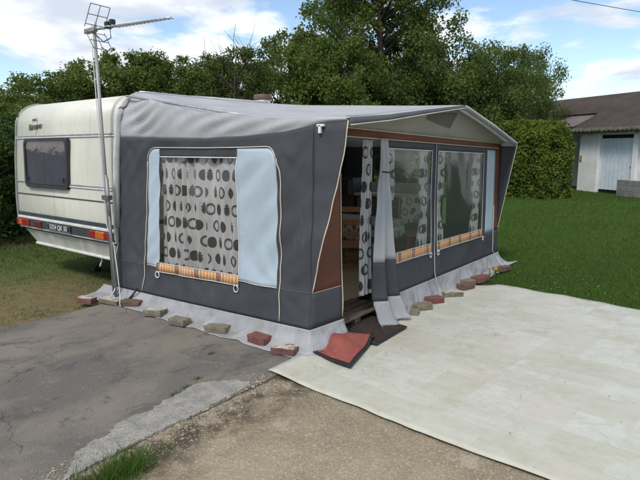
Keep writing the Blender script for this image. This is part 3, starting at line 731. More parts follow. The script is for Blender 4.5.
# window film, frame tape, curtain behind it, striped trim
sw = sheet('side_window', sub([wyA, wyB], .06), sub([zb, 1.58], .06), lambda y, v: SW(y, v, -.002), pane_m, aw, thick=0)
tube('window_tape', [SW(y, 1.583, .010) for y in sub([wyA, wyB], .06)], .006, white_pl, sw, 6)
tube('window_tape', [SW(wyA, v, .006) for v in sub([zb, 1.58], .06)], .004, white_pl, sw, 6)
def curt(y, v):
    ph = y * 46 + 2.2 * math.sin(y * 7.3) + .8 * math.sin(y * 19); dep = .016 * (1 + .5 * math.sin(y * 5)) * (1 - .35 * smst(1.3, 1.58, v))
    p = SW(y, v); return (XL + .035 + dep * math.sin(ph) + .006 * math.sin(v * 5 + y * 3), y, p[2])
sheet('curtain', sub([wyA - .03, wyB + .015], .006), sub([zb - .02, 1.59], .1), curt, curt_m, aw, thick=0, uv=lambda y, v: (y * 1.25, v + .05))
sheet('striped_trim', sub([wyA, wyB + .03], .05), [0, .5, 1], lambda y, t: SW(y, lerp(.455 if y > wyB else .46, .548, t), .012), stripe_m, aw, thick=.002, uv=lambda y, t: (y, t * .09))
for t in (.458, .549): tube('trim_edge', [SW(y, t, .014) for y in sub([wyA, wyB + .03], .06)], .0035, white_pl, aw, 5)
def hook(name, p, d, s=.03):
    V_, F_ = [], []; n = 9; P = [Vector(p) + Vector((d[0] * s * math.sin(t), d[1] * s * math.sin(t), s * 1.1 * math.cos(t))) for t in [R(20 + 320 * k / n) for k in range(n + 1)]]
    return tube(name, P, .006, white_pl, aw, 6)
hook('toggle', SW(wyA + .03, .425, .016), (0, 1)); hook('toggle', SW(wyB, .425, .016), (0, 1))
# seam and hem of the lower charcoal band
tube('piping', [SW(5.42, v, .004) for v in sub([.2, 1.74], .08)], .0048, piping, aw, 6)
# --- wing: side canvas reaching forward to the canopy edge
def wing(t, v, x=XL, tip=2.32, yc=YF):
    ye = yc - (yc - tip) * max(0, (v - .5)) / 1.26; y = lerp(yc, ye, t); p = SW(max(y, YF), v)
    z = v + (ipl(BND, y) - 1.76) * smst(1.62, 1.76, v)
    return (p[0] + (x - XL) + .006 * nn(y * 6, v * 3, 1) * t, y, z)
sheet('side_wing', [i / 8 for i in range(9)], sub([.5, 1.76], .05), wing, dark_cv, aw)
tube('piping', [wing(1, v) for v in sub([.5, 1.76], .05)], .005, piping, aw, 6)
tube('seam', [(p[0] - .004, p[1] + .004, p[2]) for p in [wing(0, v) for v in sub([.22, 1.74], .06)]], .004, dark_cv, aw, 5)
# --- roof
AP = 5.50
def zfront(x): return ipl([(XL, 1.885), (3.9, 1.935), (4.6, 2.015), (AP - .12, 2.100), (AP, 2.112), (AP + .12, 2.098), (6.5, 1.945), (XR, 1.745)], x)
def yfront(x): return ipl([(XL, 2.31), (AP, 2.36), (XR, 2.45)], x)
SEAM = [(0, 2.268), (.085, 2.235), (.15, 2.175), (.27, 2.085), (.46, 2.0), (.70, 1.915), (.92, 1.892), (1, 1.885)]   # drop of the end seam from caravan to front
def xoff(t): return .20 * (1 - smst(0, .30, t)) ** 1.5
def roof(x, t):
    y = lerp(5.42, yfront(x), t); z0 = 2.272; zl = lerp(z0, zfront(x), t)
    seam = ipl(SEAM, t) - lerp(2.268, 1.885, t)
    a = (x - XL) / (AP - XL) if x < AP else (XR - x) / (XR - AP)
    wgt = (1 - smst(0, .55, a)); z = zl + seam * wgt - .035 * math.sin(math.pi * t) * smst(.1, .5, a) * (1 - .8 * smst(.6, 1, a))
    wr = .006 * nn(x * 2.5 + t * 2, t * 5, 3) + .010 * math.sin((t * 3.0 + x * 1.7) * 6 + 2 * nn(x, t * 3)) * (1 - smst(0, .6, a)) * math.sin(math.pi * t)
    return (x + xoff(t) * (1 - smst(0, .8, a)) * (x < AP), y, z + wr * min(1, 6 * t, 8 * (1 - t)))
sheet('roof', sub([XL, AP, XR], .06), sub([0, 1], .022), roof, roof_cv, aw, thick=.004, uv=uvm)
# side gable between charcoal wall and roof seam, with tension folds
def gab(y, t):
    tt = (5.42 - y) / (5.42 - yfront(XL)); zt = roof(XL, min(1, max(0, tt)))[2]; zb_ = ipl(BND, y); z = lerp(zb_, zt + .003, t); h = max(.02, zt - zb_)
    f = .034 * math.sin((y * 1.0 + z * 2.6) * 15 + 4 * nn(y * 1.1, z * 2)) * (.45 + nn(y * 1.7 + 4, z)) * math.sin(math.pi * min(1, max(0, t))) * min(1, h * 4)
    return (XL - .012 * math.sin(math.pi * t) + f + xoff(max(0, tt)) * t ** 2.2, y, z)
sheet('side_gable', sub([2.33, 5.42], .03), sub([0, 1], .07), gab, roof_cv, aw)
tube('roof_seam', [roof(XL, t) for t in sub([0, 1], .04)], .004, roof_cv, aw, 6)
sheet('side_gable', sub([2.45, 5.42], .08), sub([0, 1], .25), lambda y, t: (XR, y, lerp(1.70, roof(XR, (5.42 - y) / (5.42 - 2.45))[2] - .002, t)), roof_cv, aw)
tube('awning_rail', [(3.40, 5.425, 1.9), (3.30, 5.425, 2.05)][:0] + [(x, 5.425, 2.278) for x in sub([3.56, 7.5], .5)], .014, alu, aw, 6)
# draught tube that runs down the caravan's rear corner
tube('draught_strip', [(p[0] + .02, 5.425, p[1]) for p in prof[2:14]][::-1] + [(3.27, 5.425, .8)], .03, mat('grey foam strip', (.40, .40, .38), rough=.7), aw, 8)
# canopy valance: charcoal on the long side of the peak, grey beyond
sheet('valance', sub([XL, AP], .06), [0, .5, 1], lambda x, t: (x, yfront(x) - .004 - .008 * t, zfront(x) - t * lerp(.055, .028, (x - XL) / (AP - XL)) + .004), weave('grey valance', (.10, .105, .115), (.08, .083, .09)), aw)
sheet('valance', sub([AP, XR], .06), [0, 1], lambda x, t: (x, yfront(x) - .004, zfront(x) - t * .028 + .004), roof_cv, aw)
tube('piping', [(x, yfront(x) - .012, zfront(x) - lerp(.052, .026, (x - XL) / (AP - XL))) for x in sub([XL, AP], .1)], .005, piping, aw, 6)
tube('canopy_pole', [(x, yfront(x) + .02, zfront(x) - .03) for x in sub([XL + .02, AP, XR - .02], .1)], .013, alu, aw, 8)
# --- front wall
xd0, xd1 = 3.66, 4.40                                    # doorway
w1 = (4.43, 5.37); w2 = (5.52, 6.88)
vt, vb = 1.69, .575
def FE(s, v):
    c = SW(YF, v); e = FW(xd0, v); return (lerp(c[0], e[0], s), lerp(c[1], e[1], s), lerp(c[2], e[2], s))
sheet('front_end_panel', sub([0, 1], .15), sub([.2, .5], .05), FE, dark_cv, aw)
sheet('front_end_panel', sub([0, 1], .15), sub([.5, 1.80], .06), FE, brown_cv, aw)
tube('piping', [FW(xd0, v, .004) for v in sub([.22, 1.80], .08)], .0048, piping, aw, 6)
tube('piping', [FE(q, .5) for q in sub([0, 1], .2)], .003, piping, aw, 5)
holes = lambda x, v: (w1[0] < x < w1[1] and vb < v < vt) or (w2[0] < x < w2[1] and vb < v < vt)
sheet('front_wall', sub([xd1, w1[0], w1[1], w2[0], w2[1], 7.0], .05), sub([.22, vb, vt, 1.775], .05), lambda x, v: FW(x, v), dark_cv, aw, keep=lambda x, v: not holes(x, v))
sheet('front_wall', sub([7.0, XR], .05), sub([.22, vb], .05), lambda x, v: FW(x, v), dark_cv, aw)
sheet('front_wall', sub([7.0, 7.30], .05), sub([vt + .05, 1.775], .05), lambda x, v: FW(x, v), dark_cv, aw)
sheet('pale_panel', sub([7.0, 7.30], .05), sub([vb, vt + .05], .05), lambda x, v: FW(x, v, .001), blue_cv, aw)
sheet('brown_panel', sub([7.30, XR], .05), sub([vb, 1.775], .05), lambda x, v: FW(x, v), brown_cv, aw)
sheet('brown_header', sub([3.62, XR], .06), sub([1.775, 1.845], .035), lambda x, v: FW(x, v, .004), brown_cv, aw)
tube('piping', [FW(x, 1.846, .006) for x in sub([3.62, XR], .1)], .005, piping, aw, 6)
tube('piping', [FW(x, 1.774, .006) for x in sub([xd0, XR], .1)], .0045, piping, aw, 6)
def gabf(x, t):
    zb_ = FW(x, 1.845)[2]; zt = max(zb_ + .002, zfront(x) + .012); return (x, lerp(FW(x, 1.845)[1] - .002, yfront(x) + .16, t) + .006 * nn(x * 5, t * 3), lerp(zb_, zt, t))
sheet('front_gable', sub([3.50, AP, XR], .06), sub([0, 1], .2), gabf, gable_cv, aw)
mk('gable_vent', [(lambda p: (p[0], p[1] - .008, p[2]))(gabf(x, t)) for (x, t) in ((5.03, .58), (5.70, .33), (5.73, .86), (5.03, .74))], [(0, 1, 2, 3)], weave('dark mesh', (.13, .125, .12), (.10, .097, .093)), aw)
tube('seam', [(lambda p: (p[0], p[1] - .006, p[2]))(gabf(5.70, t)) for t in (.02, .5, .9)], .003, roof_cv, aw, 5)
for (a, b) in (w1, w2):
    fwm = sheet('front_window', sub([a, b], .08), sub([vb, vt], .08), lambda x, v: FW(x, v, -.002), front_m, aw, thick=0)
    tube('window_tape', [FW(x, vt, .006) for x in sub([a, b], .1)], .005, white_pl, fwm, 6)
    for q in (a, b): tube('window_tape', [FW(q, v, .005) for v in sub([vb, vt], .1)], .0035, white_pl, fwm, 6)
    sheet('striped_trim', sub([a - .01, b + .01], .05), [0, .5, 1], lambda x, t: FW(x, lerp(vb - .03, vb + .075, t), .010), stripe_m, aw, thick=.002, uv=lambda x, t: (x, t * .1))
    for q in (vb - .03, vb + .075): tube('trim_edge', [FW(x, q, .012) for x in sub([a - .01, b + .01], .1)], .0035, white_pl, aw, 5)
    # tied-back curtains inside
    def tied(side):
        e = a if side < 0 else b
        def f(s, v):
            k = smst(vb, vt, v); wd = lerp(.30, .24, k) * (1 - .35 * math.exp(-((v - 1.0) / .16) ** 2)) * (.8 if b - a < 1 else 1.0)
            x = e - side * (wd * s); return (x, FW(x, v)[1] + .05 + .018 * math.sin(s * 21 + v * 1.3), FW(x, v)[2])
        return f
    for sd_ in (-1, 1): sheet('curtain', sub([0, 1], .025), sub([vb - .1, vt + .02], .06), tied(sd_), curt_w, aw, thick=0, uv=lambda s, v: (s * .55, v + .03))
for x in (w1[1] - .02, w2[0] + .02, w2[1] + .02): hook('toggle', FW(x, vb - .06, .014), (1, 0), .024)
# strap down the centre seam to the ground peg
cs = [FW(5.45, v, .012) for v in sub([1.77, .30], .1)] + [(5.445, 2.585, .17), (5.435, 2.545, .09), (5.42, 2.525, .045), (5.40, 2.50, .02)]
tube('strap', cs, .006, mat('grey webbing', (.42, .42, .41), rough=.7), aw, 6)
tube('seam', [FW(5.445, v, .004) for v in sub([.24, 1.77], .1)], .006, dark_cv, aw, 6)
tube('strap', [FW(7.28, v, .012) for v in sub([.95, .28], .1)] + [(7.29, 2.52, .12), (7.30, 2.44, .02)], .004, white_pl, aw, 6)
# right wing
def wing_r(t, v):
    yc = 2.68; ye = yc - (yc - 2.45) * max(0, (v - .42)) / 1.30; return (XR + .01 * nn(v * 4, t), lerp(yc, ye, t), v)
sheet('side_wing', [i / 6 for i in range(7)], sub([.42, 1.72], .08), wing_r, dark_cv, aw); tube('piping', [wing_r(1, v) for v in sub([.42, 1.72], .08)], .005, piping, aw, 6)
# far end wall with its own window
sheet('side_wall', sub([2.68, 3.45, 4.75, 5.43], .1), sub([.05, .55, 1.58, 1.70], .1), lambda y, v: (XR, y, v), dark_cv, aw, keep=lambda y, v: not (3.45 < y < 4.75 and .55 < v < 1.58))
sheet('side_window', sub([3.45, 4.75], .2), sub([.55, 1.58], .2), lambda y, v: (XR, y, v), pane_m, aw, thick=0)
# --- skirt
def skirt_path(q):
    # q in metres from the caravan end: along the side wall, round the corner, to the doorway
    Ls = 5.60 - YF
    if q < Ls: y = 5.60 - q; p = SW(y, .2); return p, Vector((-1, 0))
    k = min(1, (q - Ls) / .10); a = R(90 * smst(0, 1, k)); nv = Vector((-math.cos(a), -math.sin(a)))
    x = SW(YF, .2)[0] + max(0, q - Ls - .05); t = min(1, (x - 3.25) / .4); e = FW(xd0, .2)
    return (x, lerp(YF, e[1], t), lerp(.2, e[2], t)), nv
def skirt_s(q, t):
    p, nv = skirt_path(q); fold = 1.5 * nn(q * 3.2 + t, t * 1.6, 6) + 1.0 * nn(q * 8.5 + t * 2.5, t * 2, 2); cr = 1.2 * nn(q * 19 + 5 * t, t * 4, 9)
    ls = 5.6 - YF; s_ = max(0, 1 - q / ls); near = smst(.5, 0, abs(q - ls - .05)); out = .15 + .07 * s_ + .05 * nn(q * 1.7, 3) + .03 * nn(q * 6, 8) - .03 * smst(ls + .1, ls + .3, q)
    if t < .6: k = t / .6; o_ = .006 + .075 * k ** 1.5 + (.024 * fold + .010 * cr) * k; z = lerp(p[2], .035 + .014 * abs(fold), k) + .006 * cr * k * (1 - k) * 4
    else: k = (t - .6) / .4; o_ = .081 + (out - .06) * k + .024 * fold + .010 * cr * (1 - k); z = lerp(.035 + .014 * abs(fold), .007 + .012 * max(0, nn(q * 5, 4)), k ** .6) + .006 * abs(cr) * (1 - k)
    return (p[0] + nv.x * o_, p[1] + nv.y * o_, z)
sheet('skirt', sub([0, 5.60 - YF + .48], .022), sub([0, 1], .06), skirt_s, skirt_pvc, aw)
def skirt_f(x0, x1, extra=0):
    def f(x, t):
        p = FW(x, .225); fold = 1.3 * nn(x * 3.4, t * 2, 16) + .9 * nn(x * 8 + t, t * 2, 3) + .6 * nn(x * 17 + t * 3, t * 4, 5); out = .13 + .05 * nn(x * 2.1, 9) + .02 * nn(x * 7, 5)
        xx = x + (extra * t * t * smst(x1 - .35, x1, x))
        if t < .6: k = t / .6; return (xx, p[1] - .07 * k ** 1.3 + .030 * fold * k - .006, lerp(p[2], .035 + .012 * abs(fold), k))
        k = (t - .6) / .4; return (xx, p[1] - .076 - (out - .04) * k + .030 * fold, lerp(.035 + .012 * abs(fold), .010, k ** .6))
    return f
sheet('skirt', sub([4.42, 7.54], .022), sub([0, 1], .06), skirt_f(4.42, 7.54, .55), skirt_pvc, aw)
# loose corner of skirt lying on the ground
sheet('skirt_corner', sub([0, 1], .08), sub([0, 1], .1), lambda u, v: (3.10 + .17 * u - .02 * v + .05 * math.sin(v * 3), 2.66 - .17 * v + .03 * u, .013 + .02 * (1 - v) * abs(nn(u * 5, v * 3)) + .012 * u), skirt_pvc, aw)
# --- door flap, gathered and tied back beside the first window
def flap(s, v):
    top, bot = (4.24, 4.37), (4.06, 4.52)
    k = 1 - (v - .0) / 1.77; k2 = k ** 1.15; a = lerp(top[0], bot[0], k2); b = lerp(top[1], bot[1], k2)
    tie = math.exp(-((v - 1.45) / .12) ** 2); a += .05 * tie * .4; b -= .06 * tie * .4
    x = lerp(a, b, s); y = 2.56 + .05 * (1 - k) - .09 * smst(.3, 0, v) - .04 * smst(.09, 0, v) + lerp(.012, .040, k) * math.sin(s * 11 + v * 1.6) + .012 * nn(s * 4, v * 4)
    return (x, y, .034 + .972 * v * smst(-.06, .16, v))
sheet('door_flap', sub([0, 1], .03), sub([.60, 1.77], .05), flap, flap_cv, aw)
sheet('door_flap', sub([0, 1], .03), sub([.22, .60], .05), flap, dark_cv, aw)
sheet('door_flap', sub([0, 1], .03), sub([.015, .22], .03), flap, skirt_pvc, aw)
tube('flap_tie', [(4.10, 2.50, 1.46), (4.20, 2.47, 1.45), (4.30, 2.50, 1.46)], .008, black_pl, aw, 6)
sheet('curtain', sub([0, 1], .03), sub([.30, 1.74], .06), lambda s, v: (4.06 + lerp(.17, .11, smst(.3, 1.7, v)) * s + .05 * smst(.6, 1.74, v), 2.70 + .02 * math.sin(s * 17 + v), v), curt_w, aw, thick=0, uv=lambda s, v: (s * .5 + .3, v))
# tension hook on the wing, awning poles inside
box('tension_clip', XL - .03, XL - .006, 2.56, 2.585, 1.775, 1.84, white_pl, aw, bev=.004)
box('tension_clip', XL - .03, XL - .006, 2.53, 2.60, 1.825, 1.845, white_pl, aw, bev=.004)
for (x, y, z) in ((3.38, 2.74, 1.84), (5.45, 2.74, 1.98), (7.42, 2.78, 1.72)): tube('pole', [(x, y, .0), (x, y, z)], .014, alu, aw, 8)
for (x, zt) in ((3.38, 1.84), (5.45, 1.98), (7.42, 1.72)): tube('roof_pole', [(x, 2.74, zt), (x, 5.4, 2.22)], .012, alu, aw, 8)
# pegs of the guy loops at the corner by the caravan
tube('guy_cord', [(3.225, 5.38, .60), (3.21, 5.33, .40), (3.19, 5.26, .24), (3.14, 5.20, .12), (3.06, 5.16, .06)], .006, white_pl, aw, 6)
tube('peg_rubber', [(3.215, 4.93, .18), (3.17, 4.95, .10), (3.10, 4.97, .02)], .012, black_pl, aw, 6)

# ------------------------------------------------------------------ bricks along the skirt
def brick_m(name, c1, c2, top): 
    m, nt, p = newmat(name); v = coord(nt, 'Object'); g = nt.nodes.new('ShaderNodeNewGeometry'); _, _, nzv = sep(nt, N(nt, g.outputs['True Normal']))
    c = mix(nt, nz(nt, v, 14, 5, .7).ss(.35, .65), c1, c2)
    if top: c = mix(nt, nzv.gt(.6) * nz(nt, v, 11, 5, .6).ss(.36, .5), c, top)  # upward faces take the top colour in noisy patches
    c = mix(nt, nz(nt, v, 40, 4, .7).ss(.58, .75) * .6, c, (.06, .055, .045)); put(nt, p, 'Base Color', c); p.inputs['Roughness'].default_value = .95
    put(nt, p, 'Normal', bump(nt, nz(nt, v, 90, 4, .7), .8, .006)); return m
bm_red = brick_m('red brick', (.20, .075, .055), (.13, .05, .04), None); bm_redw = brick_m('white-topped red brick', (.19, .08, .06), (.13, .06, .05), (.45, .41, .36))
bm_tan = brick_m('tan mossy brick', (.22, .18, .125), (.14, .12, .085), None); bm_pale = brick_m('pale brick', (.21, .18, .13), (.13, .115, .08), (.46, .43, .35))
bm_brn = brick_m('brown brick', (.15, .085, .06), (.10, .06, .045), None)
GS, GFr = 'bricks weighing down the side skirt', 'bricks weighing down the front skirt'
BR = [  # x, y, rot, (l,w,h), material, label, group
 (2.88, 5.47, 112, (.19, .10, .065), bm_redw, 'red brick with a whitish top, farthest out beside the worn grass', GS),
 (3.05, 5.26, 106, (.26, .13, .05), bm_pale, 'flat pale slab on the skirt between two red-brown bricks', GS),
 (3.12, 4.98, 118, (.21, .11, .06), bm_brn, 'brown brick on the side skirt by the rubber peg loop', GS),
 (3.07, 4.50, 108, (.22, .11, .065), bm_pale, 'cream-topped brick on the side skirt below the striped trim', GS),
 (3.05, 4.08, 98, (.20, .11, .06), bm_tan, 'small tan brick next after the cream-topped one on the side skirt', GS),
 (3.12, 3.62, 106, (.24, .11, .065), bm_tan, 'longer tan brick on the side skirt below the wider pale panel', GS),
 (3.15, 3.12, 92, (.20, .11, .075), bm_red, 'plain red brick on the side skirt close to the corner', GS),
 (3.12, 2.80, 104, (.22, .115, .06), bm_redw, 'red brick with a white top at the awning corner', GS),
 (3.335, 2.66, 20, (.12, .08, .05), bm_red, 'small red brick end poking out beside the red doormat', GS),
 (4.70, 2.46, 20, (.11, .09, .055), bm_tan, 'small tan half brick against the tied-back door flap', GFr),
 (4.90, 2.48, -24, (.20, .11, .065), bm_tan, 'brown-tan brick beside the small half brick on the front skirt', GFr),
 (5.20, 2.50, -22, (.22, .11, .07), bm_red, 'red brick on the front skirt below the first front window', GFr),
 (5.60, 2.47, -38, (.24, .12, .055), bm_pale, 'pale-topped brick at the foot of the centre strap', GFr),
 (5.98, 2.46, -14, (.22, .11, .07), bm_brn, 'brown brick touching a tan block on the front skirt', GFr),
 (6.20, 2.52, -16, (.18, .11, .065), bm_tan, 'tan block touching the brown brick on the front skirt', GFr),
 (6.46, 2.47, -18, (.25, .12, .07), bm_red, 'red brick at the far corner of the vinyl sheet', GFr),
 (7.24, 2.47, -18, (.26, .12, .06), bm_brn, 'reddish-brown brick behind the yellow flowers', GFr)]
for i, (x, y, r, (l, w, h), m, lab, gp_) in enumerate(BR):
    bm = bmesh.new(); bmesh.ops.create_cube(bm, size=1); bmesh.ops.scale(bm, vec=(l, w, h), verts=bm.verts)
    bmesh.ops.subdivide_edges(bm, edges=bm.edges[:], cuts=3, use_grid_fill=True)
    for v in bm.verts:
        q = v.co; e = sum(abs(q[k]) > .49 * (l, w, h)[k] for k in range(3))
        v.co = q * (1 - (.035 if e >= 2 else 0)) + Vector((nn(q.x * 25 + i * 7, q.y * 25, q.z * 25), nn(q.x * 25, q.y * 25 + i * 5, q.z * 25 + 3), nn(q.x * 25, q.y * 25 + 8, q.z * 25 + i))) * .008
        v.co.z += h / 2
    me = bpy.data.meshes.new('brick'); bm.to_mesh(me); bm.free()
    b = link_mesh('brick', me, m); b.location = (x, y, .010); b.rotation_euler = (random.uniform(-.05, .05), random.uniform(-.05, .05), R(r))
    tag(b, lab, 'brick', gp_)
# yellow flowers by the skirt
fp = thing('flower_plant', 'small plant with yellow flowers growing beside the front skirt', 'flower', (6.90, 2.46, -.02))
V = []; rng = random.Random(4)
for i in range(60):
    a = rng.uniform(0, 6.28); l = rng.uniform(.05, .13); w = .018; c, s = math.cos(a), math.sin(a); h = rng.uniform(.02, .08); bx, by = 6.90 + rng.gauss(0, .07), 2.46 + rng.gauss(0, .03)
    V += [(bx, by, -.02), (bx + c * l * .5 - s * w, by + s * l * .5 + c * w, h), (bx + c * l, by + s * l, h * .8), (bx + c * l * .5 + s * w, by + s * l * .5 - c * w, h)]
raw_mesh('leaf_rosette', np.array(V) - np.array([6.90, 2.46, -.02]), 4, leaf_b, fp)
yel = mat('yellow petals', (.62, .50, .06), rough=.8)
for i in range(9):
    x, y, z = 6.86 + rng.gauss(0, .07), 2.45 + rng.gauss(0, .03), .09 + rng.uniform(-.02, .03)
    V, F = tube_vf([(x, y, -.02), (x, y, z)], .003, 5)
    hd = mk('flower_head', [(x + r_ * math.cos(k * .6283), y + r_ * math.sin(k * .6283), z + hh) for k in range(10) for (r_, hh) in ((.026 if k % 2 else .017, .012),)] + [(x, y, z - .004)], [(k, (k + 1) % 10, 10) for k in range(10)] + [tuple(range(10))], yel, fp)
    mk('stalk', V, F, leaf_a, hd)

# ------------------------------------------------------------------ doorway: pallet, mats, floor
o = sheet('awning_floor', [3.42, 7.4], [3.12, 5.40], lambda u, v: (u, v, .085), mat('beige floor covering', (.58, .43, .24), (.50, .36, .20), scale=3, rough=.45), thick=.01); tag(o, kind='structure')
plt = thing('wooden_pallet', 'weathered wooden pallet used as a step in the awning doorway', 'pallet', (4.05, 2.9, 0))
for k in range(4): box('board', 3.55, 4.52, 2.69 + k * .105, 2.69 + k * .105 + .085, .095, .115, pallet_w, plt, bev=.003, jitter=.006)
for xx in (3.57, 3.99, 4.42): box('block', xx, xx + .09, 2.70, 3.08, .022, .095, pallet_w, plt, bev=.004)
box('bottom_board', 3.55, 4.52, 2.70, 2.79, .002, .022, pallet_w, plt, bev=.003); box('bottom_board', 3.55, 4.52, 2.99, 3.08, .002, .022, pallet_w, plt, bev=.003)
ribm = mat('brown doormat bristle', (.060, .044, .032), (.035, .026, .02), scale=60, rough=.95, bumps=((300, .8, .006),)); edgem = mat('black rubber', (.018, .017, .016), rough=.8)
dm = thing('doormat', 'dark brown ribbed doormat half under the red mat', 'doormat', (3.95, 2.5, .02))
def dmp(u, v): return (lerp(3.70, 4.28, u) - .02 * v, lerp(2.28, 2.68, v) + .03 * u, .026 + .03 * smst(.45, 1, v) * smst(.1, .4, u) + .004 * nn(u * 5, v * 4))
sheet('backing', sub([0, 1], .05), sub([0, 1], .1), dmp, edgem, dm, thick=.007)
for k in range(13):
    u = .04 + .92 * k / 12
    V, F = tube_vf([(lambda p: (p[0], p[1], p[2] + .005))(dmp(u, v)) for v in sub([.06, .94], .12)], .011, 6); mk('rib', V, F, ribm, dm, smooth=True)
redm = mat('worn red carpet', (.36, .105, .085), (.27, .08, .065), scale=7, rough=.95, dirt=((.36, .17, .14), 16, .52, .75), bumps=((260, .9, .008),), spec=.1)
rm = thing('red_doormat', 'worn red doormat with black rubber edge lying curled over', 'doormat', (3.5, 2.45, .02))
A, B, Cc, D = Vector((3.21, 2.58)), Vector((3.17, 2.185)), Vector((3.79, 2.36)), Vector((3.62, 2.72))
def rmp(u, v, e=0):
    p = A.lerp(D, u).lerp(B.lerp(Cc, u), v)
    z = .024 + .085 * math.exp(-((u - .62) / .22) ** 2) * smst(1.0, .25, v) + .055 * smst(.72, 1, u) * (.3 + .7 * v) + .02 * smst(.25, 0, u) * smst(.5, 0, v) + .018 * smst(.6, .85, u) + .012 * math.sin(u * 5) * v
    return (p.x, p.y, z + e)
sheet('rubber_backing', sub([0, 1], .04), sub([0, 1], .05), rmp, edgem, rm, thick=.008)
sheet('carpet', sub([.07, .955], .035), sub([.045, .93], .05), lambda u, v: rmp(u, v, .008), redm, rm, thick=.006)

# ------------------------------------------------------------------ inside the awning
ta = thing('camping_table', 'table under a pale flowered cloth inside the awning', 'table', (5.95, 3.98, .09))
fl_m = curtain_mat('flowered tablecloth', (.62, .61, .55), (.55, .54, .48), (.20, .18, .06))
box('top', 5.66, 6.30, 3.55, 4.5, .70, .73, wood, ta)
def cloth(u, v):
    cx, cy, hx, hy = 5.98, 4.02, .35, .50; d = max(abs(u), abs(v))
    if d <= 1: return (cx + u * hx, cy + v * hy, .736)
    uu, v_ = max(-1, min(1, u)), max(-1, min(1, v)); k = d - 1; ph = .015 * math.sin((u + v) * 14) * k * 4
    return (cx + uu * (hx + ph + .03 * k), cy + v_ * (hy + ph + .03 * k), .736 - k * .9)
sheet('tablecloth', sub([-1.26, -1, 1, 1.26], .05), sub([-1.26, -1, 1, 1.26], .05), cloth, fl_m, ta, uv=lambda u, v: (u * .8, v * 1.1))
for (x, y) in ((5.72, 3.62), (6.22, 3.62), (5.72, 4.42), (6.22, 4.42)): tube('leg', [(x, y, .09), (x, y, .70)], .018, alu, ta)
def chair(loc, rot, lab, extra=None):
    t = thing('wooden_chair', lab, 'chair', loc, 'chairs inside the awning'); t.rotation_euler.z = rot; ORG[t] = Vector((0, 0, 0))
    chw = mat('orange chair wood', (.34, .15, .055), (.25, .10, .038), scale=10, rough=.5, vscale=(6, 6, 1))
    box('seat', -.21, .21, -.2, .2, .42, .45, chw, t)
    for (x, y, z) in ((-.19, -.18, .42), (.19, -.18, .42), (-.19, .19, .92), (.19, .19, .92)): box('leg', x - .018, x + .018, y - .018, y + .018, 0, z, chw, t)
    for z in (.56, .70, .85): box('back_slat', -.175, .175, .183, .20, z, z + .06, chw, t, bev=.002)
    for y in (-.18, .19): box('stretcher', -.172, .172, y - .01, y + .01, .2, .23, chw, t, bev=.002)
    return t
chair((5.28, 3.62, .09), R(125), 'orange-brown wooden chair standing in the awning doorway view')
chair((6.52, 3.42, .09), R(-40), 'wooden chair with a patterned white towel over its back')
tw = sheet('towel', sub([0, 1], .06), sub([-1, 1], .06), lambda u, v: (lambda q: q)((lambda lx, ly, lz: (6.52 + math.cos(R(-40)) * lx - math.sin(R(-40)) * ly, 3.42 + math.sin(R(-40)) * lx + math.cos(R(-40)) * ly, .09 + lz))(-.17 + .33 * u, .192 + .028 * (1 if v > 0 else -1) * min(1, abs(v) * 6) + .006 * math.sin(u * 14), .935 - abs(v) * .34 * (1 + .15 * math.sin(u * 5)))), fl_m, origin=(6.52, 3.42, .7), uv=lambda u, v: (u * .4, v * .4))
tag(tw, 'patterned white towel draped over a chair inside the awning', 'towel')
kt = thing('kitchen_unit', 'low camping kitchen cupboard with white top by the far awning wall', 'cupboard', (7.15, 4.1, .09))
box('carcass', 6.98, 7.38, 3.45, 4.72, .09, .95, mat('grey brown cupboard', (.13, .12, .095), rough=.6), kt); box('worktop', 6.94, 7.42, 3.42, 4.75, .95, .99, mat('cream worktop', (.50, .49, .43), rough=.4), kt)
for k in range(3): dk = box('door', 6.968, 6.982, 3.47 + k * .42, 3.86 + k * .42, .14, .92, mat('cupboard door', (.17, .155, .12), rough=.6), kt, bev=.004); box('handle', 6.955, 6.969, 3.55 + k * .42, 3.63 + k * .42, .80, .82, alu, dk)
bs = box('backboard', 7.39, 7.42, 3.42, 4.75, .99, 1.14, mat('cream worktop', (.5, .49, .43)), kt)
mw = thing('microwave_oven', 'black microwave oven on a shelf at the back of the awning', 'microwave', (7.15, 4.98, .9))
box('casing', 6.95, 7.38, 4.78, 5.24, .93, 1.22, mat('dark grey casing', (.04, .04, .043), rough=.4), mw, bev=.01); box('glass_door', 6.942, 6.952, 4.88, 5.20, .96, 1.19, black_pl, mw)
box('control_panel', 6.944, 6.952, 4.80, 4.87, .96, 1.19, mat('panel grey', (.12, .12, .12)), mw, bev=.002)
sh = thing('shelf_unit', 'brown shelf cupboard carrying the microwave', 'cupboard', (7.15, 5.0, .09)); box('carcass', 6.96, 7.40, 4.77, 5.30, .09, .93, mat('dark brown cupboard', (.07, .05, .038), rough=.6), sh, bev=.006)
box('door', 6.948, 6.962, 4.80, 5.26, .14, .88, mat('dark brown cupboard'  , (.07, .05, .038)), sh, bev=.003)

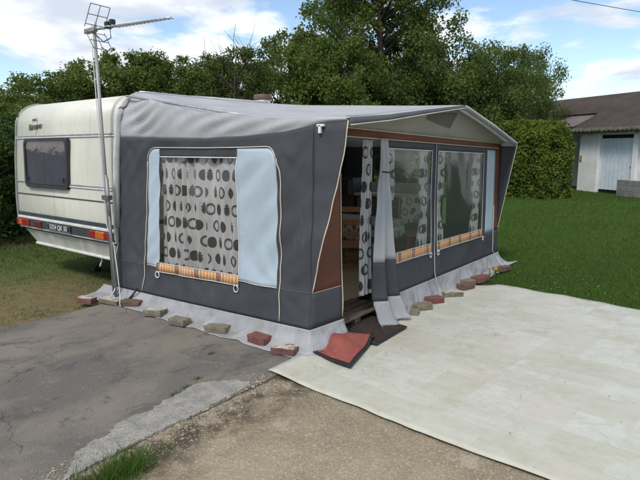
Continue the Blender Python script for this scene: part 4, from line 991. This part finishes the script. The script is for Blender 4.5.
# ------------------------------------------------------------------ television aerial on its mast
an = thing('tv_aerial', 'television aerial on a leaning metal mast behind the caravan corner', 'aerial', (3.22, 5.46, 0))
B0, T0 = Vector((3.17, 5.40, .0)), Vector((3.12, 5.37, 2.89))
mast_m = mat('weathered galvanised tube', (.34, .34, .33), (.24, .24, .23), rough=.5, metal=.35, scale=9, vscale=(1, 1, .3))
def mp(t): return B0.lerp(T0, t)
tube('mast', [mp(0.02), mp(1)], .018, mast_m, an, 10); tube('mast_sleeve', [mp(.30) + Vector((-.005, -.03, 0)), mp(.47) + Vector((-.005, -.03, 0))], .019, mast_m, an, 10)
tube('lower_mast', [mp(0) + Vector((-.01, -.055, 0)), mp(.48) + Vector((-.005, -.02, 0))], .017, mast_m, an, 10)
cl = box('mast_clamp', 3.11, 3.17, 5.31, 5.43, 1.12, 1.17, steel, an)
boom_a, boom_b = Vector((3.10, 5.50, 2.865)), Vector((3.16, 4.16, 2.815))
bo = tube('boom', [boom_a, boom_b], .011, alu, an, 8)
dirn = (boom_b - boom_a).normalized(); sidev = Vector((1, .06, .12)).normalized()
for k in range(15):
    c = boom_a + dirn * (.46 + .060 * k); l = .095 - .002 * k; tube('element', [c - sidev * l, c + sidev * l], .0045, alu, an, 6)
box('dipole_box', 3.08, 3.14, 5.06, 5.12, 2.835, 2.900, black_pl, an, bev=.006); box('dipole_box', 3.09, 3.14, 5.00, 5.05, 2.86, 2.915, black_pl, an, bev=.006)
# reflector: upper and lower mesh halves
for sg, nm in ((1, 'reflector'), (-1, 'reflector')):
    c = boom_a + dirn * .16 + Vector((0, 0, .015 * sg)); upv = Vector((0, -.58, .81 * sg)); ln = .24
    hx = Vector((.11, .01, 0))
    V, F = [], []
    for k in (-1, 0, 1): tube_vf([c + hx * k, c + hx * k + upv * ln], .0042, 6, V, F)
    for k in (.12, .55, 1.0): tube_vf([c - hx + upv * ln * k, c + hx + upv * ln * k], .0042, 6, V, F)
    mk(nm, V, F, steel, an)
box('mast_bracket', 3.085, 3.14, 5.33, 5.52, 2.835, 2.885, mast_m, an, bev=.01); tube('mast_cap', [mp(.985), mp(1.02)], .028, white_pl, an, 10)
tube('coax_cable', [(3.11, 5.06, 2.84), (3.10, 5.04, 2.74), (3.10, 5.18, 2.72), (3.10, 5.30, 2.80)], .005, black_pl, an, 6)
tube('coax_cable', [(3.10, 5.40, 2.80)] + [tuple(mp(t) + Vector((-.025, .012 + .008 * math.sin(t * 30), 0))) for t in (.9, .7, .5, .3)] + [(3.16, 5.33, .62), (3.14, 5.26, .34), (3.06, 5.10, .10), (3.00, 5.02, .05)], .005, white_pl, an, 6)

# ------------------------------------------------------------------ trees and hedges
def leaf_cloud(rng, centers, radii, n, size, flat=.8, up=0):
    c = len(centers); w = np.array(radii) ** 2; w = w / w.sum(); idx = rng.choice(c, n, p=w)
    ct = np.array(centers)[idx]; rd = np.array(radii)[idx][:, None]
    d = rng.normal(size=(n, 3)); d /= np.linalg.norm(d, axis=1)[:, None]; rr = rng.uniform(.25, 1.0, (n, 1)) ** .6
    p = ct + d * rr * rd * np.array([1, 1, flat]) + rng.normal(size=(n, 3)) * rd * .26
    nrm = d * .6 + rng.normal(size=(n, 3)) * .8 + np.array([0, 0, .5]); nrm /= np.linalg.norm(nrm, axis=1)[:, None]
    a = rng.normal(size=(n, 3)); a -= (a * nrm).sum(1)[:, None] * nrm; a /= np.linalg.norm(a, axis=1)[:, None]; b = np.cross(nrm, a)
    s = size * rng.uniform(.6, 1.35, (n, 1)); V = np.zeros((n, 4, 3))
    V[:, 0] = p - a * s; V[:, 1] = p + b * s * .5 - nrm * s * .12; V[:, 2] = p + a * s; V[:, 3] = p - b * s * .5 - nrm * s * .12
    return V.reshape(-1, 3)
def make_tree(label, cat, loc, h, w, leafn, size, lm, seed, base=.12, nclump=70, tw_=.14, sparse=0, group='trees behind the caravan', name='tree', bare=False, lean=0):
    t = thing(name, label, cat, loc, group); ORG[t] = Vector((0, 0, 0)); rng = np.random.default_rng(seed); pr = random.Random(seed)
    V, F = [], []; hz = h * .72; tr = [(0, 0, -.2)]; 
    for k in range(1, 7): tr.append((lean * k / 6 + pr.gauss(0, .05), pr.gauss(0, .05), hz * k / 6))
    tube_vf(tr, [tw_ * (1.25 - .85 * k / 6) for k in range(7)], 8, V, F)
    cs, rs = [], []
    for k in range(nclump):
        zf = pr.uniform(base, 1) ** .9; z = h * zf; prof_ = (math.sin(math.pi * min(1, max(.08, (zf - base * .5) / (1.06 - base * .5)))) ** .55)
        a = pr.uniform(0, 6.283); rad = w / 2 * prof_ * math.sqrt(pr.uniform(.08, 1)) * (.82 + .36 * pr.random()) * (1 + .22 * nn(math.cos(a) * 1.3 + seed, math.sin(a) * 1.3, zf * 3))
        c = (math.cos(a) * rad + lean * zf, math.sin(a) * rad, z); cs.append(c); rs.append(pr.uniform(.14, .46) * (w / 4.2) * (.75 if zf > .85 else 1))
        if k % 4 == 0 or bare:
            zz = min(hz, max(.15 * h, z - rad * .7)); q = Vector((lean * zz / h, 0, zz)); e = Vector(c); md = q.lerp(e, .5) + Vector((pr.gauss(0, .12), pr.gauss(0, .12), -.05 * rad))
            tube_vf([q, md, e], [tw_ * .38, tw_ * .22, tw_ * .05], 5, V, F, False)
            if bare:
                for q_ in range(4):
                    e2 = e + Vector((pr.gauss(0, .4), pr.gauss(0, .4), abs(pr.gauss(.35, .3)))); tube_vf([md.lerp(e, .6), e.lerp(e2, .5) + Vector((pr.gauss(0, .06),) * 3), e2], [.013, .009, .004], 4, V, F, False)
    mk('trunk', V, F, bark, t, smooth=True)
    if leafn: 
        cw = raw_mesh('crown', leaf_cloud(rng, cs, rs, leafn, size, .75), 4, lm, t)
    return t
def copy_tree(t, label, loc, rot, sc, group=None):
    c = t.copy(); COL.objects.link(c); c.location = loc; c.rotation_euler.z = rot; c.scale = sc; c['label'] = label
    if group: c['group'] = group
    for ch in t.children:
        k = ch.copy(); COL.objects.link(k); k.parent = c
    return c
GT = 'trees behind the caravan'
tA = make_tree('bushy green tree behind the caravan roof under the aerial boom', 'tree', (11.9, 18.9, 0), 5.1, 4.6, 42000, .062, leaf_a, 1, .05, 210)
tB = make_tree('tall dark green tree rising highest behind the awning ridge', 'tree', (20.9, 13.0, 0), 11.0, 6.4, 66000, .070, leaf_b, 2, .10, 300, .22)
tC = make_tree('spreading pine-like tree between the tallest tree and the shed roof', 'tree', (21.2, 9.8, 0), 6.0, 6.0, 46000, .060, leaf_c, 3, .06, 220)
tD = make_tree('half bare tree with brown twigs in the row of leafy trees', 'tree', (14.0, 14.9, 0), 5.2, 3.4, 20000, .05, leaf_b, 4, .12, 90, .085, bare=True)
copy_tree(tA, 'low bushy tree behind the far rounded corner of the caravan roof', (7.6, 18.8, 0), 1.1, (.95, .95, .66))
copy_tree(tA, 'bushy tree standing between the low corner tree and the aerial mast', (10.0, 19.9, 0), 2.4, (1, 1, .84))
copy_tree(tA, 'bushy tree directly behind the aerial mast', (13.6, 18.2, 0), 3.7, (1, 1, 1.02))
copy_tree(tA, 'rounded green tree beside the half bare twiggy tree', (15.2, 16.6, 0), 5.0, (.95, .95, 1.0))
copy_tree(tA, 'green tree between the twiggy tree and the tallest tree', (16.8, 14.4, 0), .6, (.86, .86, 1.20))
copy_tree(tA, 'bright green tree tucked against the tallest tree trunk', (17.4, 12.6, 0), 4.3, (.9, .9, 1.12))
copy_tree(tB, 'second tall tree close behind the tallest one', (23.2, 13.0, 0), 2.0, (.80, .80, .62))
copy_tree(tC, 'open-crowned tree next to the clipped hedge', (22.4, 8.5, 0), 2.2, (.72, .72, .93))
copy_tree(tC, 'feathery tree reaching over the brown shed roof', (25.0, 8.2, 0), 4.0, (.72, .72, 1.0))
copy_tree(tA, 'wide tree filling the gap behind the pine-like tree', (23.6, 10.6, 0), 1.9, (1.1, 1.1, .95))
copy_tree(tA, 'low tree at the lane end of the tree line', (5.0, 18.2, 0), .4, (1, 1, .58))
copy_tree(tA, 'low tree beyond the lane past the tree line', (2.2, 19.0, 0), 2.9, (1, 1, .66))
# leafy bushes beyond the caravan's far side
sb = make_tree('leafy bush growing close beside the far rear corner of the caravan', 'bush', (3.95, 10.6, 0), 2.5, 2.2, 26000, .045, leaf_s, 11, .02, 60, .05, group='bushes beyond the caravan', name='bush')
copy_tree(sb, 'dense bush behind the corner bush beyond the caravan', (5.3, 12.0, 0), 1.4, (1.2, 1.2, 1.05)); copy_tree(sb, 'lower bush farther out in the worn grass', (2.5, 12.6, 0), 3.0, (1.1, 1.1, .8))
copy_tree(sb, 'broad bush standing behind the caravan body', (7.0, 12.2, 0), 4.4, (1.4, 1.4, 1.1))
# understory that closes the foot of the tree line
und = make_tree('low thicket of undergrowth beneath the tree line', 'bush', (9.3, 17.3, 0), 2.3, 4.2, 20000, .07, leaf_b, 13, .02, 60, .05, group='undergrowth below the trees', name='bush')
for (x, y, r_, l) in ((6.3, 16.4, 1, 'thicket below the low corner tree'), (12.4, 16.7, 2, 'thicket below the tree behind the mast'), (15.3, 14.6, 3, 'thicket below the half bare tree'), (18.3, 11.6, 4, 'thicket at the foot of the tallest tree'), (20.2, 9.0, 5, 'thicket below the pine-like tree')): copy_tree(und, l, (x, y, 0), r_, (1.1, 1.1, 1.1))
# clipped hedge by the shed
hd = thing('clipped_hedge', 'clipped yellow-green hedge between the trees and the white shed', 'hedge', (20.45, 6.98, 0)); hd.rotation_euler.z = R(-121.5 + 12); ORG[hd] = Vector((0, 0, 0))
rng = np.random.default_rng(8); L, D_, H_ = 4.3, 1.7, 2.62; n = 52000
def hsurf(n):
    P = np.zeros((n, 3)); Nn = np.zeros((n, 3)); k = rng.random(n); u = rng.uniform(-1, 1, n); v = rng.uniform(0, 1, n); w_ = rng.uniform(-1, 1, n)
    for i in range(n):
        if k[i] < .42: P[i] = (u[i] * L / 2, -D_ / 2, v[i] * H_); Nn[i] = (0, -1, 0)
        elif k[i] < .52: P[i] = (u[i] * L / 2, D_ / 2, v[i] * H_); Nn[i] = (0, 1, 0)
        elif k[i] < .78: P[i] = (L / 2 * (1 if u[i] > 0 else -1), w_[i] * D_ / 2, v[i] * H_); Nn[i] = (1 if u[i] > 0 else -1, 0, 0)
        else: P[i] = (u[i] * L / 2, w_[i] * D_ / 2, H_); Nn[i] = (0, 0, 1)
        q = P[i]; rnd = .28 * max(0, (abs(q[0]) / (L / 2)) ** 6) * (q[2] / H_) ** 4
        b_ = .16 * nn(q[0] * 1.1, q[1] * 1.1 + 3, q[2] * 1.1) + .10 * nn(q[0] * 3, q[1] * 3, q[2] * 3) - .22 * ((q[2] / H_) ** 8) * (abs(Nn[i][2]) < .5) - rnd
        P[i] = q + Nn[i] * b_
        if abs(Nn[i][2]) > .5: P[i][2] -= .28 * (abs(q[0]) / (L / 2)) ** 5 + .2 * (abs(q[1]) / (D_ / 2)) ** 4
    return P, Nn
P, Nn = hsurf(n); P -= Nn * rng.uniform(-.05, .22, (n, 1)); nrm = Nn * .7 + rng.normal(size=(n, 3)) * .7 + np.array([0, 0, .3]); nrm /= np.linalg.norm(nrm, axis=1)[:, None]
a = rng.normal(size=(n, 3)); a -= (a * nrm).sum(1)[:, None] * nrm; a /= np.linalg.norm(a, axis=1)[:, None]; b = np.cross(nrm, a); s = .055 * rng.uniform(.6, 1.4, (n, 1))
V = np.stack([P - a * s, P + b * s * .55, P + a * s, P - b * s * .55], 1).reshape(-1, 3)
raw_mesh('foliage', V, 4, leaf_h, hd)
boxes('light_block_core', [(-L / 2 + .35, L / 2 - .35, -D_ / 2 + .3, D_ / 2 - .3, 0, H_ - .5)], mat('dark hedge core', (.035, .032, .018), rough=1), hd, bev=.15)  # unseen dark box added inside the foliage to block light
# ------------------------------------------------------------------ shed / house
hs = thing('white_shed', 'white rendered shed with brown roof and pale blue striped doors', 'shed', (24.4, 5.4, 0)); hs.rotation_euler.z = R(-121.47); ORG[hs] = Vector((0, 0, 0))
render_w = mat('white render', (.74, .74, .71), (.66, .66, .63), scale=2.5, rough=.9, dirt=((.42, .41, .37), 4, .58, .9), bumps=((60, .4, .01),))
def b_roof(nt, p):
    v = coord(nt, 'Object'); c = mix(nt, nz(nt, v, 1.2, 6, .7).ss(.35, .65), (.080, .061, .052), (.058, .046, .040)); c = mix(nt, nz(nt, v, 9, 5, .7).ss(.55, .75) * .6, c, (.13, .10, .075)); put(nt, p, 'Base Color', c)
    x, y, z = sep(nt, v); put(nt, p, 'Normal', bump(nt, (y * 18.8).m('SINE') * .4 + (x * 28.0).m('SINE') * .4 + nz(nt, v, 30, 4, .6), .7, .03))
roof_m = ground_mat('brown tile roof', b_roof)
eave_m = mat('mossy fibre cement', (.12, .11, .08), (.065, .065, .04), scale=6, rough=.95, dirt=((.05, .05, .03), 9, .5, .7))
dk = mat('dark gap', (.015, .015, .015), rough=.9)
d0, d1 = .95, 2.47; e0, e1 = 2.66, 4.2
boxes('wall', [(0, d0, 0, .22, -.1, 2.36), (d1, e0, 0, .22, -.1, 2.36), (e1, 9, 0, .22, -.1, 2.36), (d0, e0, 0, .22, 2.24, 2.362), (e0, e1, 0, .219, 2.24, 2.36), (0, .22, .22, 4.6, -.1, 2.36), (8.8, 9, .22, 4.6, -.1, 2.36), (0, 9, 4.6, 4.8, -.1, 2.36)], render_w, hs, bev=.01)
blue_p = mat('pale blue paint', (.55, .66, .74), (.48, .60, .69), scale=5, rough=.6); white_p = mat('white paint', (.70, .71, .70), (.62, .63, .62), scale=5, rough=.6)
for (a, b) in ((d0, d1), (e0, e1)):
    g = boxes('garage_door', [(a, b, .16, .20, .0, 2.24)], dk, hs, bev=0); n = 16; wdt = (b - a - .02) / n
    for k in range(n): box('plank', a + .01 + k * wdt + .004, a + .01 + (k + 1) * wdt - .004, .115 if k % 2 else .13, .16, .10, 2.10, blue_p if k % 2 else white_p, g, bev=.004)
    box('latch', b - .14, b - .02, .10, .125, 1.0, 1.03, steel, g, bev=.003)
box('meter_box', .08, .17, -.05, .0, 1.22, 1.42, mat('tan box', (.30, .24, .15)), hs)
# roof
def rz(w_): return 2.42 + (w_ + .35) * (4.12 - 2.42) / 3.35
mk('roof', [(-.3, -.35, rz(-.35)), (9.3, -.35, rz(-.35)), (9.3, 3, 4.12), (-7, 3, 4.12), (-7, 1.2, rz(1.2)), (-.3, 1.2, rz(1.2)), (9.3, 6.2, 2.5), (-7, 6.2, 2.5)], [(0, 1, 2, 3, 4, 5), (3, 2, 6, 7)], roof_m, hs).modifiers.new('thickness', 'SOLIDIFY').thickness = .06
for k in range(47):
    V, F = tube_vf([(-.2 + k * .2, -.46, 2.375), (-.2 + k * .2, -.10, 2.50)], .058, 8); mk('eave_tile', V, F, eave_m, hs, smooth=True)
boxes('wall', [(-7, 0, 2.2, 2.4, -.1, 3.2)], render_w, hs, bev=.01)
pk = mk('lean_to_roof', [(-6, -.1, 2.62), (-.34, -.1, 2.62), (-.34, 1.3, 3.16), (-6, 1.3, 3.16)], [(0, 1, 2, 3)], mat('faded pink sheeting', (.17, .13, .125), (.13, .10, .095), scale=5, rough=.7), hs); pk.modifiers.new('thickness', 'SOLIDIFY').thickness = .04
boxes('wall', [(-.42, -.30, 1.0, 2.2, -.1, 2.7)], render_w, hs)
tube('flue_pipe', [(-4.3, 2.3, 2.9), (-4.3, 2.3, 3.92)], .075, mat('rusty pipe', (.06, .045, .04), rough=.8), hs, 10)
# concrete block wall in front of the doors
cw = thing('block_wall', 'low grey concrete block wall in front of the striped doors', 'wall', (22.6, 3.55, 0)); cw.rotation_euler.z = R(-121.47 - 10); ORG[cw] = Vector((0, 0, 0))
conc = mat('grey concrete block', (.25, .245, .235), (.18, .175, .165), scale=4, rough=.95, dirt=((.11, .11, .09), 7, .55, .75), bumps=((50, .5, .008),))
for r_ in range(3):
    for k in range(10):
        x0 = k * .50 - (.25 if r_ % 2 else 0)
        box('block', max(0, x0) + .004, x0 + .496, -.1, .1, r_ * .20 - .03, r_ * .20 + .166, conc, cw, bev=.008)
# overhead cable slung between two poles that stand outside the view
cbA, cbB = Vector((45.07, -4.06, 8.22)), Vector((4.0, 18.6, 9.7))
pts = [cbA.lerp(cbB, k / 24) - Vector((0, 0, .9 * (1 - (2 * k / 24 - 1) ** 2))) for k in range(25)]
o = tube('overhead_cable', pts, .014, black_pl, origin=(cbA.x, cbA.y, 0)); tag(o, 'thin dark cable crossing the sky above the shed', 'cable')
for q in (cbA, cbB):
    t = thing('utility_pole', 'wooden pole carrying the cable ' + ('beyond the shed' if q is cbA else 'behind the tree line'), 'pole', (q.x, q.y, 0), 'poles of the overhead cable')
    tube('shaft', [(q.x, q.y, -.3), (q.x, q.y, q.z + .25)], [.13, .09], bark, t, 10); box('crossarm', q.x - .5, q.x + .5, q.y - .05, q.y + .05, q.z - .1, q.z, wood, t)

# the caravan stands a little out of plumb and the canvas follows its side
def lean(root):
    og = ORG[root]
    for o in root.children_recursive:
        if o.type != 'MESH': continue
        me = o.data; n = len(me.vertices); a = np.zeros(n * 3, dtype=np.float32); me.vertices.foreach_get('co', a); a = a.reshape(-1, 3)
        y = a[:, 1] + og.y; z = a[:, 2] + og.z
        k = np.clip((y - 4.3) / 1.1, 0, 1); k = k * k * (3 - 2 * k)
        d = np.where(z > .7, -.085 * (z - .7), (.26 if root is aw else .085) * (.7 - z))
        a[:, 1] += d * k; me.vertices.foreach_set('co', a.ravel()); me.update()
lean(van); lean(aw)
